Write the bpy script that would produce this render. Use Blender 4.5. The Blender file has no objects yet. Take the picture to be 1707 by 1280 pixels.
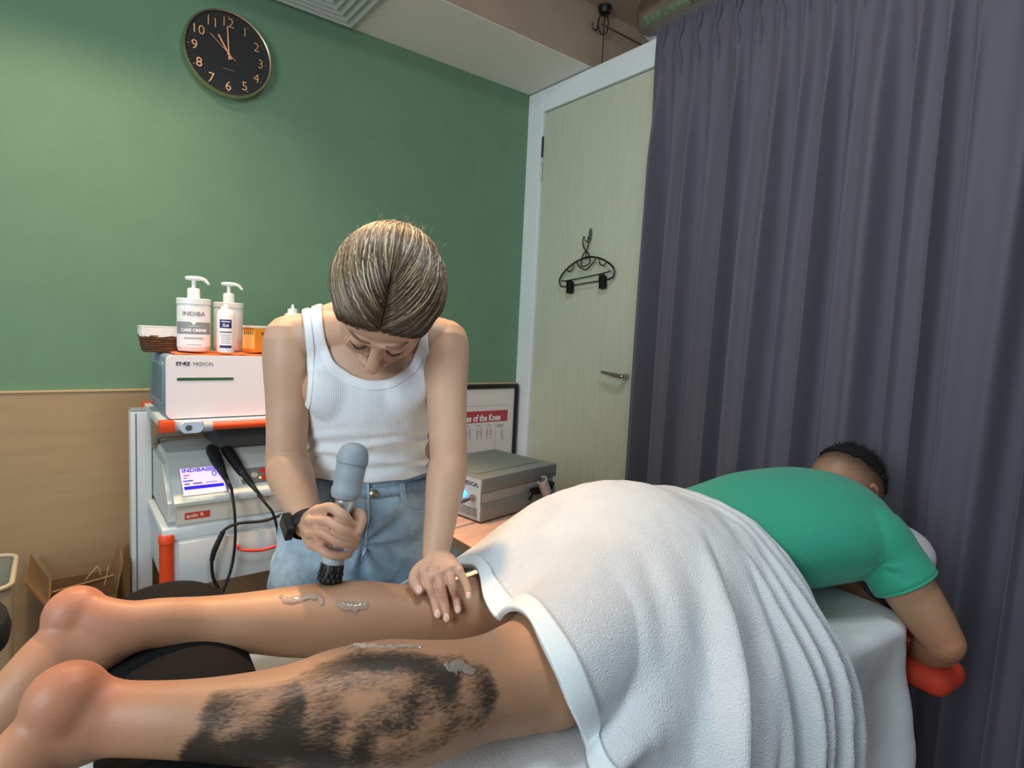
import bpy, bmesh, math, random
import numpy as np
from mathutils import Vector, Matrix, noise
from mathutils.bvhtree import BVHTree

random.seed(7); rng = np.random.default_rng(7)
scene = bpy.context.scene
COL = scene.collection

# ------------------------------------------------------------------ camera
YAW, PITCH, ROLL, FPX = 0.66310189, 0.08621628, 0.04723324, 968.997
CAMZ = 1.28
_f = np.array([math.sin(YAW)*math.cos(PITCH), math.cos(YAW)*math.cos(PITCH), -math.sin(PITCH)])
_r = np.array([math.cos(YAW), -math.sin(YAW), 0.0]); _u = np.cross(_r, _f)
_r, _u = math.cos(ROLL)*_r + math.sin(ROLL)*_u, -math.sin(ROLL)*_r + math.cos(ROLL)*_u
CAM = np.array([0, 0, CAMZ])
cam_d = bpy.data.cameras.new('camera'); cam = bpy.data.objects.new('camera', cam_d); COL.objects.link(cam)
cam_d.sensor_width = 36; cam_d.lens = FPX/1707*36; cam_d.clip_start = 0.02
M3 = Matrix([[_r[i], _u[i], -_f[i]] for i in range(3)])
cam.matrix_world = Matrix.Translation(CAM) @ M3.to_4x4()
scene.camera = cam

# ------------------------------------------------------------------ world, lights, exposure
world = bpy.data.worlds.new('world'); scene.world = world; world.use_nodes = True
bg = world.node_tree.nodes['Background']; bg.inputs[0].default_value = (0.80, 0.91, 1.0, 1); bg.inputs[1].default_value = 0.24
def area_light(name, loc, aim, size, power, color, shape='RECTANGLE', size_y=None, spread=180):
    d = bpy.data.lights.new(name, 'AREA'); d.shape = shape; d.size = size; d.size_y = size_y or size
    d.energy = power; d.color = color; d.spread = math.radians(spread)
    o = bpy.data.objects.new(name, d); COL.objects.link(o); o.location = loc
    o.rotation_euler = (Vector(aim)-Vector(loc)).to_track_quat('-Z', 'Y').to_euler()
    return o
# ceiling downlights of the room: warm ones near the green wall, a cool panel over the bed, plus a cool fill added at the left, no window there
area_light('downlight_warm', (0.72, 1.70, 2.73), (0.48, 1.36, 1.0), 0.12, 5.0, (1.0, 0.58, 0.28), 'DISK', spread=55)
area_light('downlight_left', (0.02, 1.72, 2.73), (0.02, 1.95, 1.0), 0.14, 5.5, (1.0, 0.79, 0.52), 'DISK', spread=105)
area_light('ceiling_panel', (0.62, 0.50, 2.73), (0.75, 0.75, 0.7), 0.50, 10.0, (0.84, 0.94, 1.0), 'RECTANGLE', 0.50)
area_light('cool_fill', (-1.6, 0.10, 1.80), (1.4, 1.4, 1.4), 1.0, 23, (0.80, 0.93, 1.0), 'RECTANGLE', 1.2)
vs = scene.view_settings
vs.view_transform = 'Standard'; vs.look = 'None'; vs.gamma = 1.0; vs.use_curve_mapping = False; vs.exposure = 0.75

# ------------------------------------------------------------------ pixel helpers
def ray(x, y): return _f + _r*(x-853.5)/FPX - _u*(y-640)/FPX
def at(x, y, X=None, Y=None, Z=None, D=None):
    d = ray(x, y)
    t = (X-CAM[0])/d[0] if X is not None else (Y-CAM[1])/d[1] if Y is not None else (Z-CAM[2])/d[2] if Z is not None else D
    return Vector(CAM + t*d)
def depth(p): return float((np.array(p)-CAM) @ _f)
def project(P):
    q = np.asarray(P, float)-CAM; z = q @ _f
    return 853.5+FPX*(q @ _r)/z, 640-FPX*(q @ _u)/z

# ------------------------------------------------------------------ materials
def lin(c):
    if isinstance(c, str):
        c = c.lstrip('#'); c = tuple(int(c[i:i+2], 16)/255 for i in (0, 2, 4))
    return tuple(((v+0.055)/1.055)**2.4 if v > 0.04045 else v/12.92 for v in c)+(1.0,)
MATS = {}
def mat(name, color, rough=0.5, metal=0.0, var=None, bump=None, spec=0.5, emit=None, sheen=0.0, coat=0.0, trans=0.0, ior=1.45, alpha=1.0, stretch=(1, 1, 1), sss=0.0):
    """var=(scale, amount) mottles the colour, bump=(scale, strength) fine relief"""
    if name in MATS: return MATS[name]
    m = bpy.data.materials.new(name); m.use_nodes = True; nt = m.node_tree; b = nt.nodes['Principled BSDF']
    b.inputs['Base Color'].default_value = lin(color); b.inputs['Roughness'].default_value = rough; b.inputs['Metallic'].default_value = metal
    b.inputs['Specular IOR Level'].default_value = spec; b.inputs['Sheen Weight'].default_value = sheen
    b.inputs['Coat Weight'].default_value = coat; b.inputs['Transmission Weight'].default_value = trans; b.inputs['IOR'].default_value = ior; b.inputs['Alpha'].default_value = alpha
    if sss:
        b.inputs['Subsurface Weight'].default_value = sss; b.inputs['Subsurface Radius'].default_value = (1.0, 0.35, 0.18); b.inputs['Subsurface Scale'].default_value = 0.006
    if emit: b.inputs['Emission Color'].default_value = lin(emit[0]); b.inputs['Emission Strength'].default_value = emit[1]
    tc = mp = None
    def coords():
        nonlocal tc, mp
        if mp is None:
            tc = nt.nodes.new('ShaderNodeTexCoord'); mp = nt.nodes.new('ShaderNodeMapping'); mp.inputs['Scale'].default_value = stretch
            nt.links.new(tc.outputs['Object'], mp.inputs['Vector'])
        return mp.outputs['Vector']
    if var:
        n = nt.nodes.new('ShaderNodeTexNoise'); n.inputs['Scale'].default_value = var[0]; n.inputs['Detail'].default_value = 6
        nt.links.new(coords(), n.inputs['Vector'])
        r = nt.nodes.new('ShaderNodeMapRange'); r.inputs['From Min'].default_value = 0.3; r.inputs['From Max'].default_value = 0.7
        r.inputs['To Min'].default_value = 1-var[1]; r.inputs['To Max'].default_value = 1+var[1]
        nt.links.new(n.outputs['Fac'], r.inputs['Value'])
        mx = nt.nodes.new('ShaderNodeVectorMath'); mx.operation = 'SCALE'; mx.inputs[0].default_value = lin(color)[:3]
        nt.links.new(r.outputs[0], mx.inputs['Scale']); nt.links.new(mx.outputs[0], b.inputs['Base Color'])
    if bump:
        n2 = nt.nodes.new('ShaderNodeTexNoise'); n2.inputs['Scale'].default_value = bump[0]; n2.inputs['Detail'].default_value = 4
        nt.links.new(coords(), n2.inputs['Vector'])
        bp = nt.nodes.new('ShaderNodeBump'); bp.inputs['Strength'].default_value = bump[1]; bp.inputs['Distance'].default_value = 0.004
        nt.links.new(n2.outputs['Fac'], bp.inputs['Height']); nt.links.new(bp.outputs[0], b.inputs['Normal'])
    MATS[name] = m
    return m

# ------------------------------------------------------------------ mesh helpers: a shape is (verts Nx3, faces)
def join(*shapes):
    V = []; Fc = []; n = 0
    for v, f in shapes:
        V.append(np.asarray(v, float)); Fc += [tuple(i+n for i in q) for q in f]; n += len(v)
    return np.vstack(V), Fc
def xf(shape, M):
    v, f = shape; v = np.asarray(v, float); M = np.array(M)
    return v @ M[:3, :3].T + M[:3, 3], f
def from_bm(bm):
    bm.verts.ensure_lookup_table(); bm.verts.index_update()
    v = np.array([x.co[:] for x in bm.verts]); f = [tuple(q.index for q in p.verts) for p in bm.faces]; bm.free(); return v, f
def box(lo, hi, bev=0.0, seg=2):
    bm = bmesh.new(); lo = Vector(lo); hi = Vector(hi)
    bmesh.ops.create_cube(bm, size=1, matrix=Matrix.Translation((lo+hi)/2) @ Matrix.Diagonal((*(hi-lo), 1)))
    if bev: bmesh.ops.bevel(bm, geom=bm.edges[:], offset=bev, segments=seg, affect='EDGES', profile=0.5)
    return from_bm(bm)
def cbox(c, s, bev=0.0, seg=2):
    c = Vector(c); s = Vector(s)/2; return box(c-s, c+s, bev, seg)
def crom(P, n):
    """Catmull-Rom resample of control rows to n rows"""
    P = np.asarray(P, float); k = len(P)
    if k == 2: return np.array([P[0]+(P[1]-P[0])*t for t in np.linspace(0, 1, n)])
    Q = np.vstack([2*P[0]-P[1], P, 2*P[-1]-P[-2]]); out = []
    for t in np.linspace(0, k-1, n):
        i = min(int(t), k-2); s = t-i; a, b, c, d = Q[i:i+4]
        out.append(0.5*(2*b+(c-a)*s+(2*a-5*b+4*c-d)*s*s+(-a+3*b-3*c+d)*s**3))
    return np.array(out)
def tube(path, rad, n=12, up=(0, 0, 1), steps=None, cap=True, dome=True):
    """sweep an ellipse: rad rows = r or (r_side, r_up)"""
    P = np.array([tuple(p) for p in path], float); R = np.array([(r, r) if np.isscalar(r) else tuple(r) for r in rad], float)
    if len(R) == 1: R = np.repeat(R, len(P), 0)
    if steps:
        A = crom(np.hstack([P, R]), steps); P = A[:, :3]; R = np.maximum(A[:, 3:], 1e-4)
    k = len(P); T = np.gradient(P, axis=0); T /= np.linalg.norm(T, axis=1)[:, None]+1e-12
    if cap and dome:
        e0 = min(R[0]); e1 = min(R[-1]); hp, hr, ht = [], [], []
        for a in (1.35, 0.95, 0.5): hp.append(P[0]-T[0]*e0*math.sin(a)); hr.append(R[0]*math.cos(a)); ht.append(T[0])
        tp, tr, tt = [], [], []
        for a in (0.5, 0.95, 1.35): tp.append(P[-1]+T[-1]*e1*math.sin(a)); tr.append(R[-1]*math.cos(a)); tt.append(T[-1])
        P = np.vstack([hp, P, tp]); R = np.vstack([hr, R, tr]); T = np.vstack([ht, T, tt]); k = len(P)
    V = []; u = np.array(up, float)
    for i in range(k):
        s = np.cross(T[i], u)
        if np.linalg.norm(s) < 1e-6: s = np.cross(T[i], (1, 0.3, 0.1))
        s /= np.linalg.norm(s); w = np.cross(s, T[i])
        if i > 0 and np.dot(w, pw) < 0: pass
        pw = w
        for j in range(n):
            a = 2*math.pi*j/n; V.append(P[i]+s*R[i, 0]*math.cos(a)+w*R[i, 1]*math.sin(a))
    Fc = [(i*n+j, i*n+(j+1) % n, (i+1)*n+(j+1) % n, (i+1)*n+j) for i in range(k-1) for j in range(n)]
    Fc = [q[::-1] for q in Fc]
    if cap: Fc += [tuple(range(n)), tuple(reversed(range((k-1)*n, k*n)))]
    return np.array(V), Fc
def ptube(path, r, n=8, steps=None):
    """constant tube with parallel transport, for wires and cables"""
    P = np.array([tuple(p) for p in path], float)
    if steps: P = crom(P, steps)
    T = np.gradient(P, axis=0); T /= np.linalg.norm(T, axis=1)[:, None]+1e-12
    s = np.cross(T[0], (0.3, 0.2, 0.9)); s /= np.linalg.norm(s); V = []; rr = np.full(len(P), r) if np.isscalar(r) else np.interp(np.linspace(0, 1, len(P)), np.linspace(0, 1, len(r)), r)
    for i in range(len(P)):
        s = s-T[i]*np.dot(s, T[i]); s /= np.linalg.norm(s); w = np.cross(T[i], s)
        for j in range(n):
            a = 2*math.pi*j/n; V.append(P[i]+rr[i]*(s*math.cos(a)+w*math.sin(a)))
    k = len(P); Fc = [(i*n+j, i*n+(j+1) % n, (i+1)*n+(j+1) % n, (i+1)*n+j) for i in range(k-1) for j in range(n)]
    Fc += [tuple(reversed(range(n))), tuple(range((k-1)*n, k*n))]
    return np.array(V), Fc
def lathe(profile, n=32, M=None, sx=1.0, sy=1.0, caps=True):
    """profile rows (r, z) revolved about Z"""
    V = [(r*math.cos(2*math.pi*j/n)*sx, r*math.sin(2*math.pi*j/n)*sy, z) for r, z in profile for j in range(n)]
    k = len(profile); Fc = [(i*n+j, i*n+(j+1) % n, (i+1)*n+(j+1) % n, (i+1)*n+j) for i in range(k-1) for j in range(n)]
    if caps: Fc += [tuple(reversed(range(n))), tuple(range((k-1)*n, k*n))]
    s = (np.array(V, float), Fc)
    return xf(s, M) if M is not None else s
def axis_matrix(p0, p1, xhint=(1, 0, 0)):
    z = (Vector(p1)-Vector(p0)).normalized(); x = Vector(xhint); x = (x-z*x.dot(z)).normalized(); y = z.cross(x)
    return Matrix([[x[i], y[i], z[i], p0[i]] for i in range(3)]+[[0, 0, 0, 1]])
def rod(p0, p1, r0, r1=None, n=16):
    r1 = r0 if r1 is None else r1; L = (Vector(p1)-Vector(p0)).length
    return lathe([(r0, 0), (r1, L)], n, axis_matrix(p0, p1, (0.31, 0.7, 0.2)))
def ellip(c, r, n=20, M=None):
    prof = [(math.cos(a), math.sin(a)) for a in np.linspace(-1.52, 1.52, n//2+1)]
    v, f = lathe(prof, n); v = v*np.array(r)
    if M is not None: v = v @ np.array(M.to_3x3()).T
    return v+np.array(tuple(c)), f
def grid(nu, nv, fn, closed_u=False):
    V = [fn(i/(nu-1) if not closed_u else i/nu, j/(nv-1)) for i in range(nu) for j in range(nv)]
    Fc = []
    for i in range(nu if closed_u else nu-1):
        for j in range(nv-1):
            a = i*nv+j; b = ((i+1) % nu)*nv+j; Fc.append((a, b, b+1, a+1))
    return np.array([tuple(v) for v in V], float), Fc
def thicken(shape, t):
    """give an open sheet a back side at distance t against its vertex normals"""
    v, f = shape; v = np.asarray(v, float); N = np.zeros_like(v)
    for q in f:
        nn = np.cross(v[q[1]]-v[q[0]], v[q[-1]]-v[q[0]])
        for i in q: N[i] += nn
    N /= np.linalg.norm(N, axis=1)[:, None]+1e-12; n = len(v); cnt = {}
    for q in f:
        for a, b in zip(q, q[1:]+q[:1]): cnt[(a, b)] = 1
    F2 = list(f)+[tuple(i+n for i in reversed(q)) for q in f]
    for (a, b) in cnt:
        if (b, a) not in cnt: F2.append((b, a, a+n, b+n))
    return np.vstack([v, v-N*t]), F2
def extrude_poly(pts, depth, M=None, bev=0.0):
    """2D outline in XY extruded along Z"""
    n = len(pts); v = [(x, y, 0) for x, y in pts]+[(x, y, depth) for x, y in pts]
    f = [tuple(reversed(range(n))), tuple(range(n, 2*n))]+[(i, (i+1) % n, n+(i+1) % n, n+i) for i in range(n)]
    s = (np.array(v, float), f)
    return xf(s, M) if M is not None else s
def rrect(w, h, r, n=5):
    P = []
    for cx, cy, a0 in ((w/2-r, h/2-r, 0), (-w/2+r, h/2-r, 90), (-w/2+r, -h/2+r, 180), (w/2-r, -h/2+r, 270)):
        P += [(cx+r*math.cos(math.radians(a0+90*i/n)), cy+r*math.sin(math.radians(a0+90*i/n))) for i in range(n+1)]
    return P
def text_shape(s, size, depth=0.0005, align='LEFT', xs=1.0, bold=0.0):
    c = bpy.data.curves.new('t', 'FONT'); c.body = s; c.size = size; c.extrude = depth; c.align_x = align; c.align_y = 'CENTER'; c.offset = bold
    c.resolution_u = 3
    o = bpy.data.objects.new('t', c); COL.objects.link(o)
    me = bpy.data.meshes.new_from_object(o.evaluated_get(bpy.context.evaluated_depsgraph_get()))
    v = np.array([x.co[:] for x in me.vertices]); f = [tuple(p.vertices) for p in me.polygons]
    bpy.data.objects.remove(o); bpy.data.curves.remove(c); bpy.data.meshes.remove(me)
    v[:, 0] *= xs
    return v, f
def frame_matrix(o, x, y):
    """matrix whose X and Y axes are x, y at origin o"""
    x = Vector(x).normalized(); y = Vector(y); y = (y-x*y.dot(x)).normalized(); z = x.cross(y)
    return Matrix([[x[i], y[i], z[i], o[i]] for i in range(3)]+[[0, 0, 0, 1]])
def remesh(shape, voxel, smooth=4, factor=0.5):
    v, f = shape; me = bpy.data.meshes.new('tmp'); me.from_pydata([tuple(x) for x in v], [], f); me.update()
    bm = bmesh.new(); bm.from_mesh(me); bmesh.ops.recalc_face_normals(bm, faces=bm.faces[:]); bm.to_mesh(me); bm.free()
    o = bpy.data.objects.new('tmp', me); COL.objects.link(o)
    r = o.modifiers.new('r', 'REMESH'); r.mode = 'VOXEL'; r.voxel_size = voxel; r.adaptivity = 0
    if smooth:
        s = o.modifiers.new('s', 'SMOOTH'); s.factor = factor; s.iterations = smooth
    me2 = bpy.data.meshes.new_from_object(o.evaluated_get(bpy.context.evaluated_depsgraph_get()))
    n = len(me2.vertices); co = np.empty(n*3); me2.vertices.foreach_get('co', co)
    nm = np.empty(n*3); me2.vertices.foreach_get('normal', nm)
    fs = [tuple(p.vertices) for p in me2.polygons]
    bpy.data.objects.remove(o); bpy.data.meshes.remove(me); bpy.data.meshes.remove(me2)
    return co.reshape(-1, 3), fs, nm.reshape(-1, 3)
def bvh_of(v, f): return BVHTree.FromPolygons([tuple(x) for x in v], f)

# ------------------------------------------------------------------ objects
ORG = {}
def root(name, loc, label, cat, group=None, kind=None):
    o = bpy.data.objects.new(name, None); COL.objects.link(o); o.location = loc; o.empty_display_size = 0.05
    ORG[o.name] = Vector(loc); tag(o, label, cat, group, kind); return o
def tag(o, label=None, cat=None, group=None, kind=None):
    if label: o['label'] = label
    if cat: o['category'] = cat
    if group: o['group'] = group
    if kind: o['kind'] = kind
    return o
def obj(name, shape, m, parent=None, smooth=True, angle=40, attrs=None, label=None, cat=None, group=None, kind=None):
    v, f = shape[0], shape[1]; v = np.asarray(v, float)
    if parent is not None: org = ORG[parent.name]
    else:
        mn, mx = v.min(0), v.max(0); org = Vector(((mn[0]+mx[0])/2, (mn[1]+mx[1])/2, mn[2]))
    me = bpy.data.meshes.new(name); me.from_pydata((v-np.array(org)).tolist(), [], [tuple(int(i) for i in q) for q in f]); me.update()
    if len(f) < 30000:
        bm = bmesh.new(); bm.from_mesh(me); bmesh.ops.recalc_face_normals(bm, faces=bm.faces[:]); bm.to_mesh(me); bm.free()
    if smooth:
        me.polygons.foreach_set('use_smooth', [True]*len(me.polygons))
        if angle: me.set_sharp_from_angle(angle=math.radians(angle))
    for k, a in (attrs or {}).items():
        at_ = me.attributes.new(k, 'FLOAT', 'POINT'); at_.data.foreach_set('value', np.asarray(a, float))
    mm = m if isinstance(m, (list, tuple)) else [m]
    for q in mm: me.materials.append(q)
    o = bpy.data.objects.new(name, me); COL.objects.link(o)
    if parent is not None: o.parent = parent
    else: o.location = org
    ORG[o.name] = org
    tag(o, label, cat, group, kind)
    return o
def struct(name, shape, m, parent=None, label=None, smooth=False):
    o = obj(name, shape, m, parent, smooth=smooth, label=label)
    if parent is None: o['kind'] = 'structure'
    return o
def lerp(a, b, t): return a+(b-a)*t
def sstep(a, b, x):
    t = np.clip((np.asarray(x, float)-a)/(b-a), 0, 1); return t*t*(3-2*t)
# ================================================================== the room
WY, DX, SOF, CEIL, WAIN = 2.42, 1.928, 2.497, 2.76, 1.025
green = mat('green_wall_paint', '#6b8d71', 0.62, var=(9, 0.03), bump=(260, 0.10), spec=0.35)
beige = mat('beige_wainscot_laminate', '#ab8f6d', 0.55, var=(7, 0.05), bump=(120, 0.05), stretch=(0.35, 1, 5))
white_paint = mat('white_paint', '#f3f7f9', 0.6, bump=(180, 0.05))
soffit_paint = mat('soffit_paint', '#eceae6', 0.8, bump=(150, 0.05))
brown_ceil = mat('brown_ceiling_concrete', '#a8937e', 0.85, var=(5, 0.08), bump=(60, 0.15))
door_wood = mat('pale_door_laminate', '#cdd0b8', 0.5, var=(14, 0.05), stretch=(8, 8, 0.5))
door_edge = mat('door_edge_band', '#96917a', 0.6)
floor_m = mat('dark_floor_vinyl', '#5b4a3c', 0.5, var=(4, 0.12))
chrome = mat('brushed_chrome', '#b9b6ae', 0.22, metal=1.0)
dark_metal = mat('dark_metal', '#2b2a28', 0.4, metal=0.6)
black_pl = mat('black_plastic', '#17181a', 0.42)
black_soft = mat('black_soft_plastic', '#0f1012', 0.6)

floor = struct('floor', box((-2.4, -2.2, -0.06), (4.6, 3.2, 0)), floor_m)
wall = struct('wall_back', box((-2.4, WY, 0), (DX, WY+0.1, SOF)), green)
struct('trim_1', join(box((-2.4, WY-0.018, 0.09), (DX-0.002, WY-0.0005, WAIN-0.006)),), beige)
struct('trim_2', box((-2.4, WY-0.022, WAIN-0.006), (DX-0.002, WY-0.0005, WAIN), 0.001), mat('wainscot_cap', '#c9ab83', 0.5))
struct('baseboard_back', box((-2.4, WY-0.026, 0), (DX-0.002, WY-0.0005, 0.09), 0.002), mat('dark_skirting', '#4a4038', 0.5))
struct('ceiling', box((-2.4, -2.2, CEIL), (4.6, 3.2, CEIL+0.08)), brown_ceil)
# lowered strip of ceiling along the green wall, white underneath, fascia in the ceiling's brown
struct('trim_3', box((-2.4, 1.985, SOF), (4.6, 3.2, SOF+0.002)), soffit_paint, label='white lowered ceiling strip along the green wall')
struct('trim_4', box((-2.4, 1.9845, SOF+0.002), (4.6, 3.2, CEIL)), brown_ceil)
# partition on the right with the door
struct('trim_5', join(box((DX-0.012, 2.31, 0), (DX+0.12, WY+0.1, SOF-0.006), 0.002),
                     box((DX-0.012, 0.6, 2.385), (DX+0.12, 2.3098, SOF-0.006), 0.002)), white_paint, label='white painted door frame')
struct('wall_right', box((DX+0.02, -2.2, 0), (DX+0.12, 1.44, 2.384)), white_paint)
door = struct('door_1', box((DX+0.0005, 1.562, 0.008), (DX+0.042, 2.303, 2.380), 0.0015), door_wood)
door['label'] = 'pale wood laminate door with a chrome lever'
struct('edge_band', box((DX+0.001, 1.5612, 0.008), (DX+0.0415, 1.5622, 2.380)), door_edge, door)
hp = at(1047, 627, X=DX)                     # lever handle
hx = DX-0.0005
lever = join(lathe([(0.031, 0), (0.031, 0.006), (0.026, 0.012), (0.0, 0.0125)], 28, axis_matrix((hx, hp.y, hp.z), (hx-1, hp.y, hp.z))),
             rod((hx-0.008, hp.y, hp.z), (hx-0.052, hp.y, hp.z), 0.0115, 0.010, 18),
             tube([(hx-0.050, hp.y-0.012, hp.z), (hx-0.052, hp.y+0.02, hp.z+0.001), (hx-0.050, hp.y+0.06, hp.z+0.004), (hx-0.044, hp.y+0.112, hp.z+0.009)],
                  [(0.012, 0.010), (0.011, 0.0105), (0.009, 0.009), (0.006, 0.007)], 14, steps=14))
struct('lever_handle', lever, chrome, door, smooth=True)
struct('latch_plate', join(box((DX+0.008, 1.5590, hp.z-0.034), (DX+0.034, 1.5611, hp.z+0.034), 0.0006)), dark_metal, door)
struct('latch_bolt', cbox((DX+0.020, 1.556, hp.z), (0.012, 0.008, 0.02), 0.002), chrome, door)
for zz in (2.10, 0.30): struct('hinge', rod((DX-0.004, 2.3065, zz-0.05), (DX-0.004, 2.3065, zz+0.05), 0.0045), chrome, door, smooth=True)
zz = at(906, 245, X=DX).z
struct('hinge', rod((DX-0.004, 2.3065, zz-0.05), (DX-0.004, 2.3065, zz+0.05), 0.0045), dark_metal, door, smooth=True)

# ---- air diffuser let into the lowered ceiling
gx1 = at(590, 50, Z=SOF).x; gw = 0.56; gx0 = gx1-gw; gy1 = WY-0.004; gy0 = gy1-0.40
gm = mat('diffuser_white_metal', '#c2cbc8', 0.5)
dif = root('air_diffuser', ((gx0+gx1)/2, (gy0+gy1)/2, SOF-0.012), 'white square louvred air diffuser in the ceiling strip above the clock', 'air vent')
def ring(x0, x1, y0, y1, w, z0, z1):
    """mitred square ring that slopes from z0 outside to z1 inside"""
    o = [(x0, y0, z0), (x1, y0, z0), (x1, y1, z0), (x0, y1, z0)]; i = [(x0+w, y0+w, z1), (x1-w, y0+w, z1), (x1-w, y1-w, z1), (x0+w, y1-w, z1)]
    t = 0.002; V = o+i+[(a, b, c+t) for a, b, c in o+i]
    Fc = []
    for k in range(4):
        l = (k+1) % 4; Fc += [(k, l, 4+l, 4+k), (8+k, 12+k, 12+l, 8+l), (k, 8+k, 8+l, l), (4+k, 4+l, 12+l, 12+k)]
    return np.array(V), Fc
obj('frame', ring(gx0, gx1, gy0, gy1, 0.026, SOF-0.004, SOF-0.010), gm, dif, smooth=False)
obj('recess', box((gx0+0.02, gy0+0.02, SOF-0.003), (gx1-0.02, gy1-0.02, SOF-0.001)), mat('vent_recess_dark', '#1d211f', 0.9), dif, smooth=False)
k = 0
for i in range(6):
    d = 0.030+i*0.031
    obj('louvre', ring(gx0+d, gx1-d, gy0+d, gy1-d, 0.026, SOF-0.016, SOF-0.003), gm, dif, smooth=False)

# ---- ceiling hook with its hanging cord
hk = at(992, 15, Z=CEIL); hk = Vector((1.955, 1.955, CEIL))
hroot = root('ceiling_hook', hk, 'black ceiling hook with wire loop and a thin cord hanging behind the door frame', 'hook')
obj('canopy', lathe([(0.004, -0.034), (0.024, -0.030), (0.030, -0.014), (0.030, 0.0)], 24, Matrix.Translation(hk)), black_pl, hroot)
lc = Vector((hk.x-0.005, hk.y, hk.z-0.078))
obj('loop', ptube([lc+Vector((0.022*math.cos(a), -0.010*math.cos(a), 0.045*math.sin(a))) for a in np.linspace(0, 2*math.pi, 28)], 0.0028), black_pl, hroot)
obj('side_hook', ptube([lc+Vector((-0.022+x, 0.010, z)) for x, z in ((0.0, 0.02), (-0.002, -0.015), (-0.012, -0.035), (-0.026, -0.035), (-0.036, -0.02), (-0.036, -0.008))], 0.0028, steps=20), black_pl, hroot)
obj('cord', ptube([(hk.x, hk.y, hk.z-0.03), (hk.x+0.001, hk.y, hk.z-0.15), (hk.x, hk.y, SOF-0.20)], 0.0022), black_pl, hroot)
a, b = at(1003, 40, Y=1.94), at(1075, 78, Y=1.90)
obj('ceiling_conduit', ptube([a, b], 0.004), mat('brown_conduit', '#4d4038', 0.6), label='thin dark rod slanting from the ceiling hook', cat='rod')

# ---- foil duct and sprinkler above the partition
foil = mat('crumpled_foil', '#c9c6c2', 0.20, metal=1.0, bump=(38, 0.9))
def duct(u, v):
    yy = lerp(1.80, 0.55, u); a = 2*math.pi*v; x = 2.04+0.05*u*u; z = 2.645
    rr = 0.115*(1+0.05*noise.noise((yy*22, math.cos(a)*3, math.sin(a)*3))+0.03*math.sin(yy*150))
    if u < 0.08: rr *= math.sqrt(max(0.02, 1-((0.08-u)/0.08)**2))
    return (x+rr*math.cos(a), yy, z+min(rr, 0.10)*math.sin(a)*0.9)
obj('foil_duct', grid(60, 40, duct), foil, label='crumpled silver foil air duct above the door partition', cat='duct')
sp = at(1098, 66, X=2.30)
spr = root('smoke_detector', (sp.x, sp.y, sp.z), 'small white cylindrical detector on a stem beside the foil duct', 'detector')
obj('head', lathe([(0.004, -0.012), (0.026, -0.010), (0.028, 0.008), (0.014, 0.014)], 20, Matrix.Translation(sp)), mat('old_white_plastic', '#b9aa9c', 0.6), spr)
obj('stem', rod((sp.x, sp.y, sp.z+0.01), (sp.x, sp.y, CEIL-0.001), 0.014), mat('old_white_plastic', '#b9aa9c', 0.6), spr)

# ---- clock
ck = at(380, 92, Y=WY-0.02); CR = 0.147
clk = root('wall_clock', (ck.x, WY-0.001, ck.z-CR), 'round black wall clock with copper numerals and a pale gold rim', 'clock')
CM = frame_matrix((ck.x, WY-0.001, ck.z), (1, 0, 0), (0, 0, 1))
rim_m = mat('pale_gold_rim', '#d8c9a6', 0.28, metal=1.0); copper = mat('copper_print', '#d69a6a', 0.35, metal=0.7)
obj('rim', lathe([(CR-0.004, 0), (CR, 0.004), (CR, 0.036), (CR-0.003, 0.040), (CR-0.007, 0.038), (CR-0.008, 0.030), (CR-0.009, 0.020), (CR-0.009, 0.0), (CR-0.004, 0)], 64, CM, caps=False), rim_m, clk)
dial = obj('dial', lathe([(0.0, 0.020), (CR-0.008, 0.020), (CR-0.008, 0.027), (0.0, 0.027)], 64, CM), mat('black_dial', '#20211f', 0.6), clk)
for n in range(1, 13):
    a = math.radians(90-30*n); rr = CR*0.745
    v, f = text_shape(str(n), 0.045, 0.0006, 'CENTER', xs=1.0, bold=-0.0006); v = v-np.array([(v[:, 0].min()+v[:, 0].max())/2, (v[:, 1].min()+v[:, 1].max())/2, 0])
    obj('numeral', xf((v, f), CM @ Matrix.Translation((rr*math.cos(a), rr*math.sin(a), 0.0278))), copper, clk, smooth=False)
for n in range(60):
    a = 2*math.pi*n/60; r = 0.0018 if n % 5 == 0 else 0.0007
    obj('minute_dot', lathe([(r, 0.027), (r, 0.0282), (0, 0.0283)], 8, CM @ Matrix.Translation(((CR-0.018)*math.cos(a), (CR-0.018)*math.sin(a), 0))), copper, dial, smooth=False)
def hand(deg, L, back, w, z):
    return xf(cbox((0, (L-back)/2, z), (w, L+back, 0.001)), CM @ Matrix.Rotation(math.radians(-deg), 4, 'Z'))
obj('hour_hand', hand(329, 0.066, 0.018, 0.0050, 0.031), copper, clk, smooth=False)
obj('minute_hand', hand(357, 0.094, 0.020, 0.0040, 0.0325), copper, clk, smooth=False)
obj('second_hand', hand(310, 0.080, 0.030, 0.0014, 0.034), copper, clk, smooth=False)
obj('hand_hub', lathe([(0.005, 0.027), (0.005, 0.0355), (0, 0.036)], 16, CM), copper, clk)
obj('maker_mark', xf(cbox((0.0, -0.052, 0.0273), (0.036, 0.0045, 0.0006)), CM), mat('dim_print', '#6b5a4a', 0.6), clk, smooth=False)

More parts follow.
